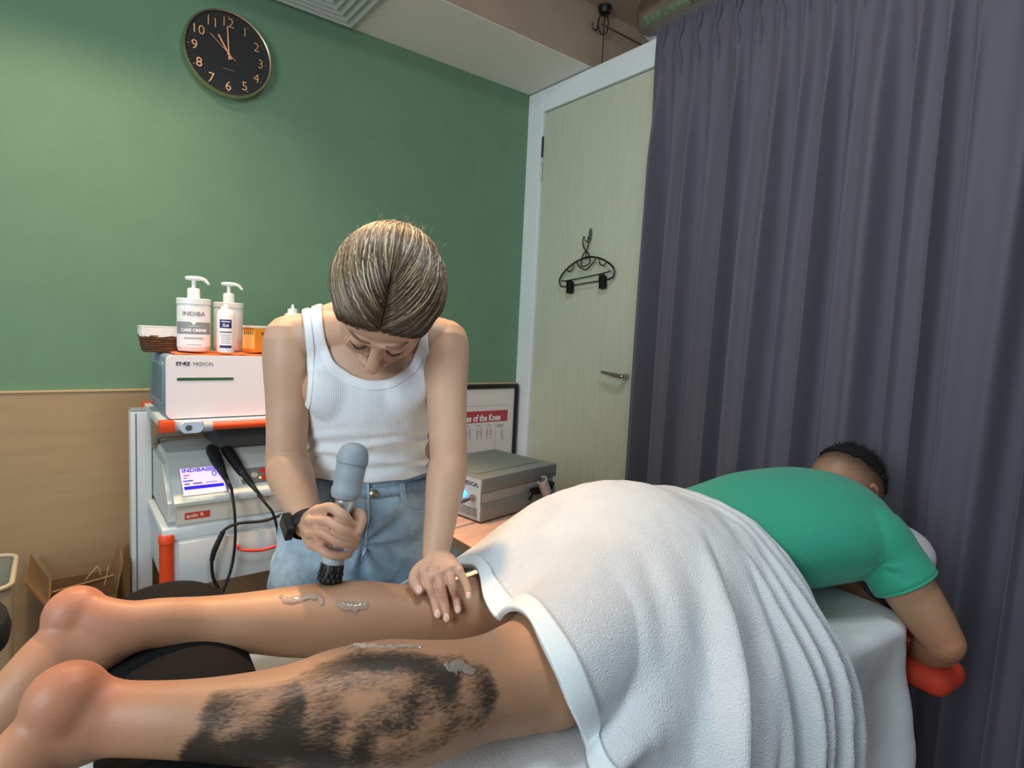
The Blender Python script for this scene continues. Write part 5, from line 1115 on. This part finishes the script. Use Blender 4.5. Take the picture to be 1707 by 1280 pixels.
# nails
nail_m = mat('nail', '#d9b0a2', 0.25)
for a_, b_, k in tipsL:
    d = (b_-a_).normalized(); toc = (Vector(CAM)-b_).normalized(); n = (toc-d*toc.dot(d)).normalized(); c = b_+d*0.001+n*0.0070*k
    obj('fingernail', ellip(c, (0.0050*k, 0.0070*k, 0.0016), 12, frame_matrix((0, 0, 0), d.cross(n), d)), nail_m, wom)
# brows, lashes, lips
brow_m = mat('brow_hair', '#80624c', 0.8); lash_m = mat('lash', '#2b211c', 0.7)
for s in (-1, 1):
    obj('eyebrow', htube([(s*0.014, 0.0895, 0.0225), (s*0.028, 0.0895, 0.0255), (s*0.042, 0.0800, 0.0250), (s*0.052, 0.0660, 0.0200)], [(0.0014, 0.0018), (0.0014, 0.0026), (0.0013, 0.0022), (0.0008, 0.001)], 8, 14), brow_m, wom)
    lashes = [htube([(s*0.017, 0.0805, -0.010), (s*0.030, 0.0865, -0.0125), (s*0.044, 0.0755, -0.011)], [(0.0009, 0.0012)], 6, 12)]
    for t in np.linspace(0, 1, 12):
        x = 0.018+0.026*t; y = 0.083+0.004*math.sin(math.pi*t)-0.006*t; p0 = (s*x, y, -0.011); p1 = (s*(x+0.003+0.003*t), y+0.009, -0.0135)
        lashes.append(tube([hl_(*p0), hl_(*p1)], [0.0006, 0.00025], 5))
    obj('eyelashes', join(*lashes), lash_m, wom)
obj('lips', join(htube([(-0.021, 0.0835, -0.0695), (0, 0.0955, -0.0670), (0.021, 0.0835, -0.0695)], [(0.002, 0.0035), (0.003, 0.0055), (0.002, 0.0035)], 8, 12), htube([(-0.019, 0.0825, -0.0745), (0, 0.0935, -0.0775), (0.019, 0.0825, -0.0745)], [(0.002, 0.0035), (0.003, 0.005), (0.002, 0.0035)], 8, 12)), mat('lip', '#b9776a', 0.45), wom)

# --- hair: shell, parting, strands swept back to a knot
def hair_mat():
    m = bpy.data.materials.new('blonde_hair'); m.use_nodes = True; nt = m.node_tree; b = nt.nodes['Principled BSDF']
    a = nt.nodes.new('ShaderNodeAttribute'); a.attribute_name = 'tone'; r = nt.nodes.new('ShaderNodeValToRGB')
    e = r.color_ramp.elements; e[0].color = lin('#2c2119'); e[1].color = lin('#e0d0b0'); e.new(0.40).color = lin('#564433'); e.new(0.70).color = lin('#9c8566')
    nt.links.new(a.outputs['Fac'], r.inputs[0]); nt.links.new(r.outputs[0], b.inputs['Base Color']); b.inputs['Roughness'].default_value = 0.38; b.inputs['Specular IOR Level'].default_value = 0.55
    return m
hair_m = hair_mat()
HE = np.array((0.095, 0.108, 0.098)); HO = np.array((0, -0.020, 0.031))
def hline(p, off=0.0): return 0.80*(p[1]-0.090)-0.60*(p[2]-0.076) < off
vv, ff = ellip((0, 0, 0), (1, 1, 1), 72)
sv = vv*(HE-0.0030)+HO
keep = [q for q in ff if hline(sv[list(q)].mean(0))]
used = sorted({i for q in keep for i in q}); mp_ = {o: n for n, o in enumerate(used)}
shell = (sv[used], [tuple(mp_[i] for i in q) for q in keep])
WB = bvh_of(WV, WF); HOw = HW @ Vector(HO.tolist()); HR3 = HW.to_3x3()
def settle(p):
    """hair point in head space: lies on the scalp at the hairline and lifts off behind it"""
    p = np.array(p, float); inside = -(0.80*(p[1]-0.090)-0.60*(p[2]-0.076)); f = float(sstep(0.0, 0.040, inside)); d = Vector((p-HO).tolist()); r = d.length
    h = WB.ray_cast(HOw+(HR3 @ d.normalized())*0.2, -(HR3 @ d.normalized()), 0.2)
    if h[0] is None: return p
    rs = (h[0]-HOw).length+0.0025
    if rs > r+0.02: return p
    return HO+np.array(d[:])/r*(rs*(1-f)+max(r, rs)*f)
shell = (np.array([settle(q) for q in shell[0]])-0.0, shell[1])
hb_ = thicken(xf(shell, HW), 0.003); obj('hair_base', hb_, hair_m, wom, attrs={'tone': np.full(len(hb_[0]), 0.25)})
def hd(d, k=1.0):
    d = Vector(d).normalized(); q = settle(np.array(d[:])*HE+HO); return HW @ Vector(((q-HO)*k+HO).tolist())
strands, tones = [], []
end_d = Vector((0, -0.96, 0.10))
def strand(d0, d1, r, k0, tone, end=None):
    pts = []; e = end or end_d
    e = e+Vector((rng.normal()*0.10, 0, rng.normal()*0.10))
    for t in np.linspace(0, 1, 13):
        d = Vector(d0)*(1-t)**2+Vector(d1)*2*t*(1-t)+e*t*t
        pts.append(hd(d, k0+0.012*math.sin(math.pi*t)))
    s = ptube(pts, [r*0.6, r, r, r*0.9], 5); strands.append(s); root_dark = np.clip(0.5+np.linspace(0, 1, 13)*1.8, 0.5, 1.0)
    tones.append(np.repeat(np.clip(tone*root_dark, 0, 1), 5))
def front_dir(x):
    yz = math.sqrt(max(0.0, 1-x*x)); lo_, hi_ = -1.2, 1.5
    for _ in range(24):
        m_ = (lo_+hi_)/2; d_ = np.array((x, yz*math.cos(m_), yz*math.sin(m_)))
        if hline(d_*HE+HO): hi_ = m_
        else: lo_ = m_
    return Vector((x, yz*math.cos(hi_), yz*math.sin(hi_))), hi_
a_front = front_dir(0.0)[1]
for i in range(2300):
    s = 1 if i % 2 else -1; q = rng.random()
    if q < 0.45:          # from the front hairline, from the parting out to the temple
        t = rng.random(); d0, _ = front_dir(s*lerp(0.01, 0.96, t)); j_ = rng.normal()*0.035; d0 = d0+Vector((0, j_, -j_))
        d1 = Vector((s*lerp(0.95, 1.30, t)*rng.uniform(0.9, 1.1), lerp(0.45, -0.20, t), lerp(0.75, 0.10, t)))
    elif q < 0.75:        # from the parting line
        t = rng.random(); a = lerp(a_front, 1.25, t)
        d0 = Vector((s*(0.012+0.05*max(0, t-0.7)*rng.random()), math.cos(a), math.sin(a)))
        d1 = Vector((s*lerp(1.15, 0.30, t)*rng.uniform(0.75, 1.1), lerp(0.35, -0.35, t), lerp(0.80, 1.05, t)))
    else:                 # crown, combed straight back
        t = rng.random(); a = lerp(1.05, 1.7, t); x = s*rng.random()*0.75
        d0 = Vector((x, math.cos(a), math.sin(a))); d1 = Vector((x*1.15, lerp(-0.35, -0.75, t), 0.80))
    tone = float(np.clip(0.52+0.45*noise.noise((d1.x*9, d0.z*11, d0.x*6))+rng.normal()*0.20, 0.08, 1)); strand(d0, d1, rng.uniform(0.0008, 0.0015), rng.uniform(0.985, 1.020), tone)
hs = obj('hair_strands', join(*strands), hair_m, wom, angle=None, attrs={'tone': np.concatenate(tones)}); hs['kind'] = 'stuff'
bun = []; bt = []
for i in range(260):
    a0 = rng.random()*6.28; rr = rng.uniform(0.020, 0.040); tilt = rng.normal()*0.5; c = Vector((0.004, -0.112, 0.020))
    pts = [HW @ (c+Vector((rr*1.25*math.cos(a0+u*4.2), -0.008+0.022*math.sin(tilt+u*2), rr*1.15*math.sin(a0+u*4.2)))) for u in np.linspace(0, 1, 12)]
    bun.append(ptube(pts, 0.0016, 5)); bt.append(np.full(60, np.clip(0.55+rng.normal()*0.2, 0.1, 1)))
hk_ = obj('hair_knot', join(*bun), hair_m, wom, angle=None, attrs={'tone': np.concatenate(bt)}); hk_['kind'] = 'stuff'
fly = []
for i in range(70):
    d = Vector((rng.normal()*0.6, rng.normal()*0.5-0.4, abs(rng.normal())*0.6+0.3)).normalized(); p = hd(d, 1.01); q = p+(HW.to_3x3() @ (d+0.8*Vector(rng.normal(size=3)))).normalized()*rng.uniform(0.008, 0.024)
    fly.append(ptube([p, lerp(p, q, 0.5)+Vector(rng.normal(size=3)*0.003), q], 0.00022, 4, 6))
fo = obj('flyaway_hair', join(*fly), hair_m, wom, angle=None, attrs={'tone': np.full(sum(len(s[0]) for s in fly), 0.8)}); fo['kind'] = 'stuff'

# --- tank top cut out of an offset trunk
tank_R = [(a+0.004, b+0.004) for a, b in tR[:5]]+[(0.121, 0.091), (0.133, 0.099), (0.160, 0.106)]
tank_parts = [tube(tP, tank_R, 40, up=tuple(FRT), steps=48), tube([lerp(S_R, S_L, t)+Vector((0, 0, 0.012*math.sin(math.pi*t)+0.004)) for t in (0.06, 0.25, 0.5, 0.75, 0.94)], [0.050, 0.0545, 0.0585, 0.0545, 0.050], 24, steps=26)]
tank_parts += [ellip(tP[3]+LAT*s*0.062+FRT*0.055+Vector((0, 0, 0.004)), (0.058, 0.053, 0.060), 22) for s in (-1, 1)]
tank_parts += [tube([lerp(S_R, S_L, 0.18)+Vector((0, 0.01, 0.020)), lerp(S_R, S_L, 0.5)+Vector((0, 0.01, 0.060))], [0.044, 0.044], 18), tube([lerp(S_R, S_L, 0.82)+Vector((0, 0.01, 0.020)), lerp(S_R, S_L, 0.5)+Vector((0, 0.01, 0.060))], [0.044, 0.044], 18)]
KV, KF, KN = remesh(join(*tank_parts), 0.003, 30, 0.5)
fr_ = (KN @ np.array(TOC)) > -0.15
px, py = project(KV)
w = 0.0034*np.sin(py/4.2+(px-610)/46.0+2.2*np.array([noise.noise((a/60, b/25, 1.0)) for a, b in zip(px, py)]))*sstep(705, 745, py)+0.0012*np.array([noise.noise(tuple(p*30)) for p in KV])
KV = KV+KN*w[:, None]; px, py = project(KV)
neck_f = np.array([(470, 440), (535, 480), (537, 520), (541, 565), (556, 602), (589, 627), (617, 635), (651, 632), (682, 610), (696, 579), (702, 555), (706, 520), (760, 440)], float)
neck_b = np.array([(470, 440), (535, 480), (540, 510), (560, 530), (617, 545), (680, 545), (702, 535), (706, 520), (760, 440)], float)
arm_l = np.array([(486, 440), (500, 500), (504, 530), (511, 580), (514, 630), (512, 668), (496, 690), (470, 700)], float)
arm_r = np.array([(735, 440), (714, 520), (713, 560), (718, 607), (725, 652), (742, 672), (780, 680)], float)
hem_l = np.array([(440, 792), (505, 796), (560, 803), (620, 806), (680, 800), (730, 782), (800, 760)], float)
ny = np.where(fr_, np.interp(px, neck_f[:, 0], neck_f[:, 1]), np.interp(px, neck_b[:, 0], neck_b[:, 1]))
in_neck = (py < ny) & (px > 533) & (px < 708)
in_al = (px < np.interp(py, arm_l[:, 1], arm_l[:, 0])) & (py < 692); in_ar = (px > np.interp(py, arm_r[:, 1], arm_r[:, 0])) & (py < 674)
below = py > np.interp(px, hem_l[:, 0], hem_l[:, 1])
ok = ~(in_neck | in_al | in_ar | below)
kf = [q for q in KF if all(ok[i] for i in q)]
# keep the largest connected piece
par = list(range(len(KV)))
def find(i):
    while par[i] != i: par[i] = par[par[i]]; i = par[i]
    return i
for q in kf:
    r0 = find(q[0])
    for i in q[1:]: par[find(i)] = r0
from collections import Counter, defaultdict
cnt = Counter(find(q[0]) for q in kf); big = cnt.most_common(1)[0][0]; kf = [q for q in kf if find(q[0]) == big]
ec = Counter()
for q in kf:
    for a, b in zip(q, q[1:]+q[:1]): ec[(min(a, b), max(a, b))] += 1
bed_ = [e for e, c in ec.items() if c == 1]; nb_ = defaultdict(list)
for a, b in bed_: nb_[a].append(b); nb_[b].append(a)
bvs = [i for i in nb_ if len(nb_[i]) == 2]
for _ in range(40):
    new = {i: 0.5*KV[i]+0.25*(KV[nb_[i][0]]+KV[nb_[i][1]]) for i in bvs}
    for i, p in new.items(): KV[i] = p
used = sorted({i for q in kf for i in q}); mp_ = {o: n for n, o in enumerate(used)}
def rib_mat(name, color):
    m = mat(name, color, 0.85, var=(40, 0.015), sheen=0.2); nt = m.node_tree; b = nt.nodes['Principled BSDF']
    tc = nt.nodes.new('ShaderNodeTexCoord'); dp = nt.nodes.new('ShaderNodeVectorMath'); dp.operation = 'DOT_PRODUCT'; dp.inputs[1].default_value = tuple(LAT); nt.links.new(tc.outputs['Object'], dp.inputs[0])
    ml = nt.nodes.new('ShaderNodeMath'); ml.operation = 'MULTIPLY'; ml.inputs[1].default_value = 2*math.pi*330; nt.links.new(dp.outputs['Value'], ml.inputs[0])
    sn = nt.nodes.new('ShaderNodeMath'); sn.operation = 'SINE'; nt.links.new(ml.outputs[0], sn.inputs[0])
    bp = nt.nodes.new('ShaderNodeBump'); bp.inputs['Strength'].default_value = 0.35; bp.inputs['Distance'].default_value = 0.001; nt.links.new(sn.outputs[0], bp.inputs['Height']); nt.links.new(bp.outputs[0], b.inputs['Normal'])
    return m
tank_m = rib_mat('white_rib_knit', '#e3e8ec')
tank = obj('tank_top', (KV[used], [tuple(mp_[i] for i in q) for q in kf]), tank_m, wom, angle=None, label='white ribbed tank top')
# bound edges: loops of the boundary become flat rib bands
band_m = mat('white_band_knit', '#e9edf0', 0.8, bump=(500, 0.1))
seen = set()
KBN = np.zeros_like(KV)
for st_ in bvs:
    if st_ in seen: continue
    loop = [st_]; seen.add(st_); prev = None; cur = st_
    while True:
        nx = [i for i in nb_[cur] if i != prev and i not in seen and len(nb_[i]) == 2]
        if not nx: break
        prev, cur = cur, nx[0]; seen.add(cur); loop.append(cur)
    if len(loop) < 60: continue
    P = KV[loop]
    for _ in range(6): P = 0.5*P+0.25*(np.roll(P, 1, 0)+np.roll(P, -1, 0))
    my = project(P)[1].mean()
    if my > 760: continue
    nrm = KN[loop]; T = np.roll(P, -3, 0)-np.roll(P, 3, 0); T /= np.linalg.norm(T, axis=1)[:, None]+1e-9; side = np.cross(T, nrm); side /= np.linalg.norm(side, axis=1)[:, None]+1e-9
    for _ in range(12): side = (side+np.roll(side, 1, 0)+np.roll(side, -1, 0))/3; nrm = (nrm+np.roll(nrm, 1, 0)+np.roll(nrm, -1, 0))/3
    c = P.mean(0)
    # point the band inwards onto the cloth
    kt = bvh_of(KV, kf); sgn = 0
    for i in range(0, len(P), 9):
        a1 = kt.find_nearest(Vector(P[i]+side[i]*0.014))[3]; a2 = kt.find_nearest(Vector(P[i]-side[i]*0.014))[3]; sgn += (1 if a1 < a2 else -1)
    side = side*(1 if sgn > 0 else -1)
    rows = []
    bwid = 0.017 if my < 600 and P[:, 0].ptp() > 0.12 else 0.013
    for u_, lift in ((-0.06, 0.0005), (-0.04, 0.0022), (0.25, 0.0026), (0.55, 0.0026), (0.90, 0.0026), (1.0, 0.0024), (1.03, 0.0004)):
        q = P+side*(u_*bwid); q2 = []
        for i in range(len(P)):
            hit = kt.find_nearest(Vector(q[i])); bp_ = np.array(hit[0]) if hit[0] is not None and u_ > 0.1 else q[i]
            q2.append(bp_+nrm[i]/np.linalg.norm(nrm[i])*lift)
        q2 = np.array(q2)
        for _ in range(3): q2 = 0.5*q2+0.25*(np.roll(q2, 1, 0)+np.roll(q2, -1, 0))
        rows.append(q2)
    n = len(P); Vb = np.vstack(rows); Fb = [(k*n+j, k*n+(j+1) % n, (k+1)*n+(j+1) % n, (k+1)*n+j) for k in range(len(rows)-1) for j in range(n)]
    obj('edge_band', (Vb, Fb), band_m, tank, angle=None)

# --- jeans
def denim():
    m = bpy.data.materials.new('light_denim'); m.use_nodes = True; nt = m.node_tree; b = nt.nodes['Principled BSDF']; L = nt.links
    tc = nt.nodes.new('ShaderNodeTexCoord'); n1 = nt.nodes.new('ShaderNodeTexNoise'); n1.inputs['Scale'].default_value = 11; n1.inputs['Detail'].default_value = 6; n1.inputs['Roughness'].default_value = 0.65; L.new(tc.outputs['Object'], n1.inputs['Vector'])
    r = nt.nodes.new('ShaderNodeValToRGB'); e = r.color_ramp.elements; e[0].position = 0.30; e[0].color = lin('#5f7d98'); e[1].position = 0.68; e[1].color = lin('#b4cfe0'); L.new(n1.outputs['Fac'], r.inputs[0])
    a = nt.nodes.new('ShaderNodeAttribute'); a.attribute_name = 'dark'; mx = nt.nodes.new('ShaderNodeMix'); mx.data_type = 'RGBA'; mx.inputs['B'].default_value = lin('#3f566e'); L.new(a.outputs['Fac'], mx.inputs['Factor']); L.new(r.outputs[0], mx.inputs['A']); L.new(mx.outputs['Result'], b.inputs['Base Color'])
    n2 = nt.nodes.new('ShaderNodeTexNoise'); n2.inputs['Scale'].default_value = 700; n2.inputs['Detail'].default_value = 2; L.new(tc.outputs['Object'], n2.inputs['Vector'])
    bp = nt.nodes.new('ShaderNodeBump'); bp.inputs['Strength'].default_value = 0.35; bp.inputs['Distance'].default_value = 0.002; L.new(n2.outputs['Fac'], bp.inputs['Height']); L.new(bp.outputs[0], b.inputs['Normal']); b.inputs['Roughness'].default_value = 0.9
    return m
denim_m = denim()
jw = [at(613, 752, D=1.210), at(608, 835, D=1.245), at(604, 885, D=1.27), at(602, 930, D=1.285)]
jr_ = [(0.117, 0.085), (0.152, 0.106), (0.176, 0.114), (0.172, 0.108)]
legs_j = []
FEET = []
for s, px_ in ((-1, 528), (1, 676)):
    th = at(px_, 935, D=1.27 if s < 0 else 1.31); kn = Vector((th.x+LAT.x*s*0.03, max(th.y, 1.27)+0.02, 0.47)); an = Vector((kn.x+LAT.x*s*0.02, kn.y+0.05, 0.10))
    legs_j.append(tube([lerp(th, jw[2], 0.35)+Vector((0, 0, 0.03)), th, lerp(th, kn, 0.5), kn, lerp(kn, an, 0.5), an], [(0.088, 0.095), (0.093, 0.098), (0.080, 0.085), (0.066, 0.068), (0.060, 0.062), (0.062, 0.064)], 26, up=tuple(FRT), steps=36, dome=False)); FEET.append(an)
JV, JF, JN = remesh(join(tube(jw, jr_, 36, up=tuple(FRT), steps=26, dome=False), *legs_j), 0.005, 8, 0.5)
cx = at(603, 905, D=1.16)
wj = np.array([0.004*noise.noise((p[0]*16, p[1]*16, p[2]*26)) for p in JV])
for i, p in enumerate(JV):
    q = p-np.array(cx); an_ = math.atan2(q[2], q @ np.array(LAT)); r = np.linalg.norm(q); wj[i] += 0.006*math.exp(-((r-0.05)/0.06)**2)*math.sin(an_*9)
JV = JV+JN*wj[:, None]; jx, jy = project(JV)
dark = 0.55*np.exp(-((jx-606)/14)**2-((jy-905)/55)**2)+0.5*np.exp(-((jx-622)/26)**2-((jy-850)/30)**2)+0.45*(1-sstep(800, 836, jy))  # crotch shade painted in; denim also darker below the button and at waist
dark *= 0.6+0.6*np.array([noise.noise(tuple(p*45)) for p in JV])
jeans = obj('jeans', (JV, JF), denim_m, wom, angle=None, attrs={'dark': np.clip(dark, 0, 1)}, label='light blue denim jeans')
JB = bvh_of(JV, JF)
def on_jean(px, py, lift=0.001):
    h = JB.ray_cast(Vector(CAM), Vector(ray(px, py)).normalized())
    return (h[0]+h[1]*lift) if h[0] is not None else at(px, py, D=1.16)
def strip(pix, wpx, lift=0.002, thick=0.002, n=None):
    """flat denim strip laid along pixels on the jeans; wpx = half width (px vector)"""
    P = crom(np.array(pix, float), n or max(12, len(pix)*6)); rows = []
    for k_, (lx, th) in enumerate(((-1, 0.0), (-1, thick), (1, thick), (1, 0.0))):
        rows.append([tuple(on_jean(x+lx*wpx[0], y+lx*wpx[1], lift+th)) for x, y in P])
    V_ = np.vstack([np.array(r) for r in rows]); n_ = len(P)
    F_ = [(k*n_+j, ((k+1) % 4)*n_+j, ((k+1) % 4)*n_+j+1, k*n_+j+1) for k in range(4) for j in range(n_-1)]+[(0, n_, 2*n_, 3*n_), (n_-1, 4*n_-1, 3*n_-1, 2*n_-1)]
    return V_, F_
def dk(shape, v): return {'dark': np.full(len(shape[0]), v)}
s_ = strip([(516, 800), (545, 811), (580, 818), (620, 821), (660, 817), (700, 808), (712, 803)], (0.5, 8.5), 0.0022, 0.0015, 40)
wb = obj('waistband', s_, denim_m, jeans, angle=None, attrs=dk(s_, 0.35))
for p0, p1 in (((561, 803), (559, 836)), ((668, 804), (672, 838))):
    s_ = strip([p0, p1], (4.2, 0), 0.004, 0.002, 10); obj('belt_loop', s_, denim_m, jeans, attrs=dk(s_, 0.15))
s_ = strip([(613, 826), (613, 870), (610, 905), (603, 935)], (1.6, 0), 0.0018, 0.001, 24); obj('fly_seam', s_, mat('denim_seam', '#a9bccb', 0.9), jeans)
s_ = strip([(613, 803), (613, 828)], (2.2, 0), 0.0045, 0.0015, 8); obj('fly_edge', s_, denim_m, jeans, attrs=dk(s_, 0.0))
bp_ = on_jean(622, 821, 0.0045); bn_ = (Vector(CAM)-bp_).normalized()
obj('button', lathe([(0.0085, -0.002), (0.0085, 0.002), (0.006, 0.004), (0, 0.0042)], 20, axis_matrix(bp_, bp_+bn_)), mat('brass_button', '#9a8f77', 0.35, metal=0.9), jeans)
s_ = strip([(676, 832), (682, 846), (694, 852), (712, 850)], (1.2, 1.2), 0.0015, 0.0012, 16); obj('pocket_edge', s_, mat('denim_seam', '#a9bccb', 0.9), jeans)
s_ = strip([(553, 832), (548, 846), (535, 852), (515, 850)], (1.2, 1.2), 0.0015, 0.0012, 16); obj('pocket_edge', s_, mat('denim_seam', '#a9bccb', 0.9), jeans)
# --- shoes
shoe_m = mat('white_shoe', '#d5d5d2', 0.6); sole_m = mat('shoe_sole', '#efefec', 0.6)
fd = Vector((FRT.x, FRT.y, 0)).normalized()
for an in FEET:
    b = Vector((an.x, an.y, 0.045))
    s1, f1, _ = remesh(join(tube([b-fd*0.05, b+fd*0.03, b+fd*0.11, b+fd*0.17], [(0.034, 0.042), (0.038, 0.042), (0.042, 0.030), (0.036, 0.022)], 18, steps=18), tube([an+Vector((0, 0, 0.02)), Vector((an.x, an.y, 0.05))], [0.042, 0.042], 16)), 0.005, 5)
    s1[:, 2] = np.maximum(s1[:, 2], 0.014)
    sh_ = obj('shoe', (s1, f1), shoe_m, wom, angle=None)
    so = tube([Vector((b.x, b.y, 0.0105))-fd*0.055, Vector((b.x, b.y, 0.0105))+fd*0.06, Vector((b.x, b.y, 0.0105))+fd*0.178], [(0.040, 0.010), (0.044, 0.010), (0.040, 0.010)], 16, steps=14)
    obj('sole', so, sole_m, sh_)
# --- wrist watch
wd = (at(545, 885, D=Dm)-E_R).normalized(); wc = at(511, 873, D=1.005); fdir = (W_R-E_R).normalized()
WM = axis_matrix(wc, wc+fdir, tuple(-_r))
wt = obj('wristwatch', xf(lathe([(0.0285, -0.010), (0.0300, -0.008), (0.0300, 0.008), (0.0285, 0.010), (0.0270, 0.008), (0.0270, -0.008), (0.0285, -0.010)], 40, caps=False), WM), black_soft, wom, label='black rubber sports watch on her wrist')
cam_l = WM.inverted().to_3x3() @ (Vector(CAM)-wc).normalized(); a_ = math.atan2(cam_l.y, cam_l.x)
lefts = WM.inverted().to_3x3() @ Vector(-_r); a2 = math.atan2(lefts.y, lefts.x)
dlt = (a2-a_+math.pi) % (2*math.pi)-math.pi; aw = a_+0.72*dlt
FMw = WM @ Matrix.Rotation(aw, 4, 'Z') @ Matrix.Translation((0.0300, 0, 0)) @ Matrix.Rotation(math.pi/2, 4, 'Y')
obj('watch_case', xf(extrude_poly(rrect(0.042, 0.030, 0.006), 0.010), FMw @ Matrix.Translation((0, 0, -0.002))), black_pl, wt)
obj('watch_glass', xf(extrude_poly(rrect(0.036, 0.024, 0.004), 0.0012), FMw @ Matrix.Translation((0, 0, 0.008))), mat('watch_glass', '#2c3238', 0.12), wt)

# ================================================================== smears of massage gel
gel = mat('clear_gel', '#f6efe6', 0.06, trans=0.80, ior=1.36, spec=0.6)
def smear(pix, width, label, thick=0.003, seed=0, name='gel_smear'):
    """lumpy bead of gel laid along pixels on the skin"""
    P = crom(np.array(pix, float), 26); pts, rad = [], []
    for i, (x, y) in enumerate(P):
        h = BODY.ray_cast(Vector(CAM), Vector(ray(x, y)).normalized())
        if h[0] is None: continue
        e = math.sin(math.pi*min(1, max(0, (i+0.6)/27)))**0.4
        pts.append(h[0]+h[1]*0.0006); rad.append((width*e*(0.75+0.45*noise.noise((i*0.7, seed, 0))), thick*e*(0.8+0.4*noise.noise((i*0.9, seed, 4)))))
    if len(pts) < 4: return
    n = BODY.find_nearest(pts[len(pts)//2])[1]
    v, f = tube(pts, rad, 12, up=tuple(n))
    v = v+np.array([noise.noise(tuple(p*180+seed)) for p in v])[:, None]*0.0022
    obj(name, (v, f), gel, label=label, cat='gel smear', group='gel smears on the calves', angle=None)
smear([(466, 992), (480, 1001), (500, 999), (520, 994), (534, 998), (537, 1008)], 0.0080, 'curled streak of clear gel on the bare far calf', 0.0030, 1)
smear([(562, 1003), (575, 1010), (592, 1012), (612, 1008)], 0.0095, 'shorter blob of clear gel on the bare far calf, nearer the wand', 0.0026, 2)
smear([(572, 1085), (592, 1077), (620, 1078), (660, 1079), (700, 1079)], 0.0040, 'long white streak of gel along the top of the tattooed calf', 0.0035, 3)
smear([(742, 1105), (752, 1114), (766, 1110), (782, 1118), (788, 1112)], 0.0095, 'glossy blob of gel on the tattoo below the knee hollow', 0.0026, 4)
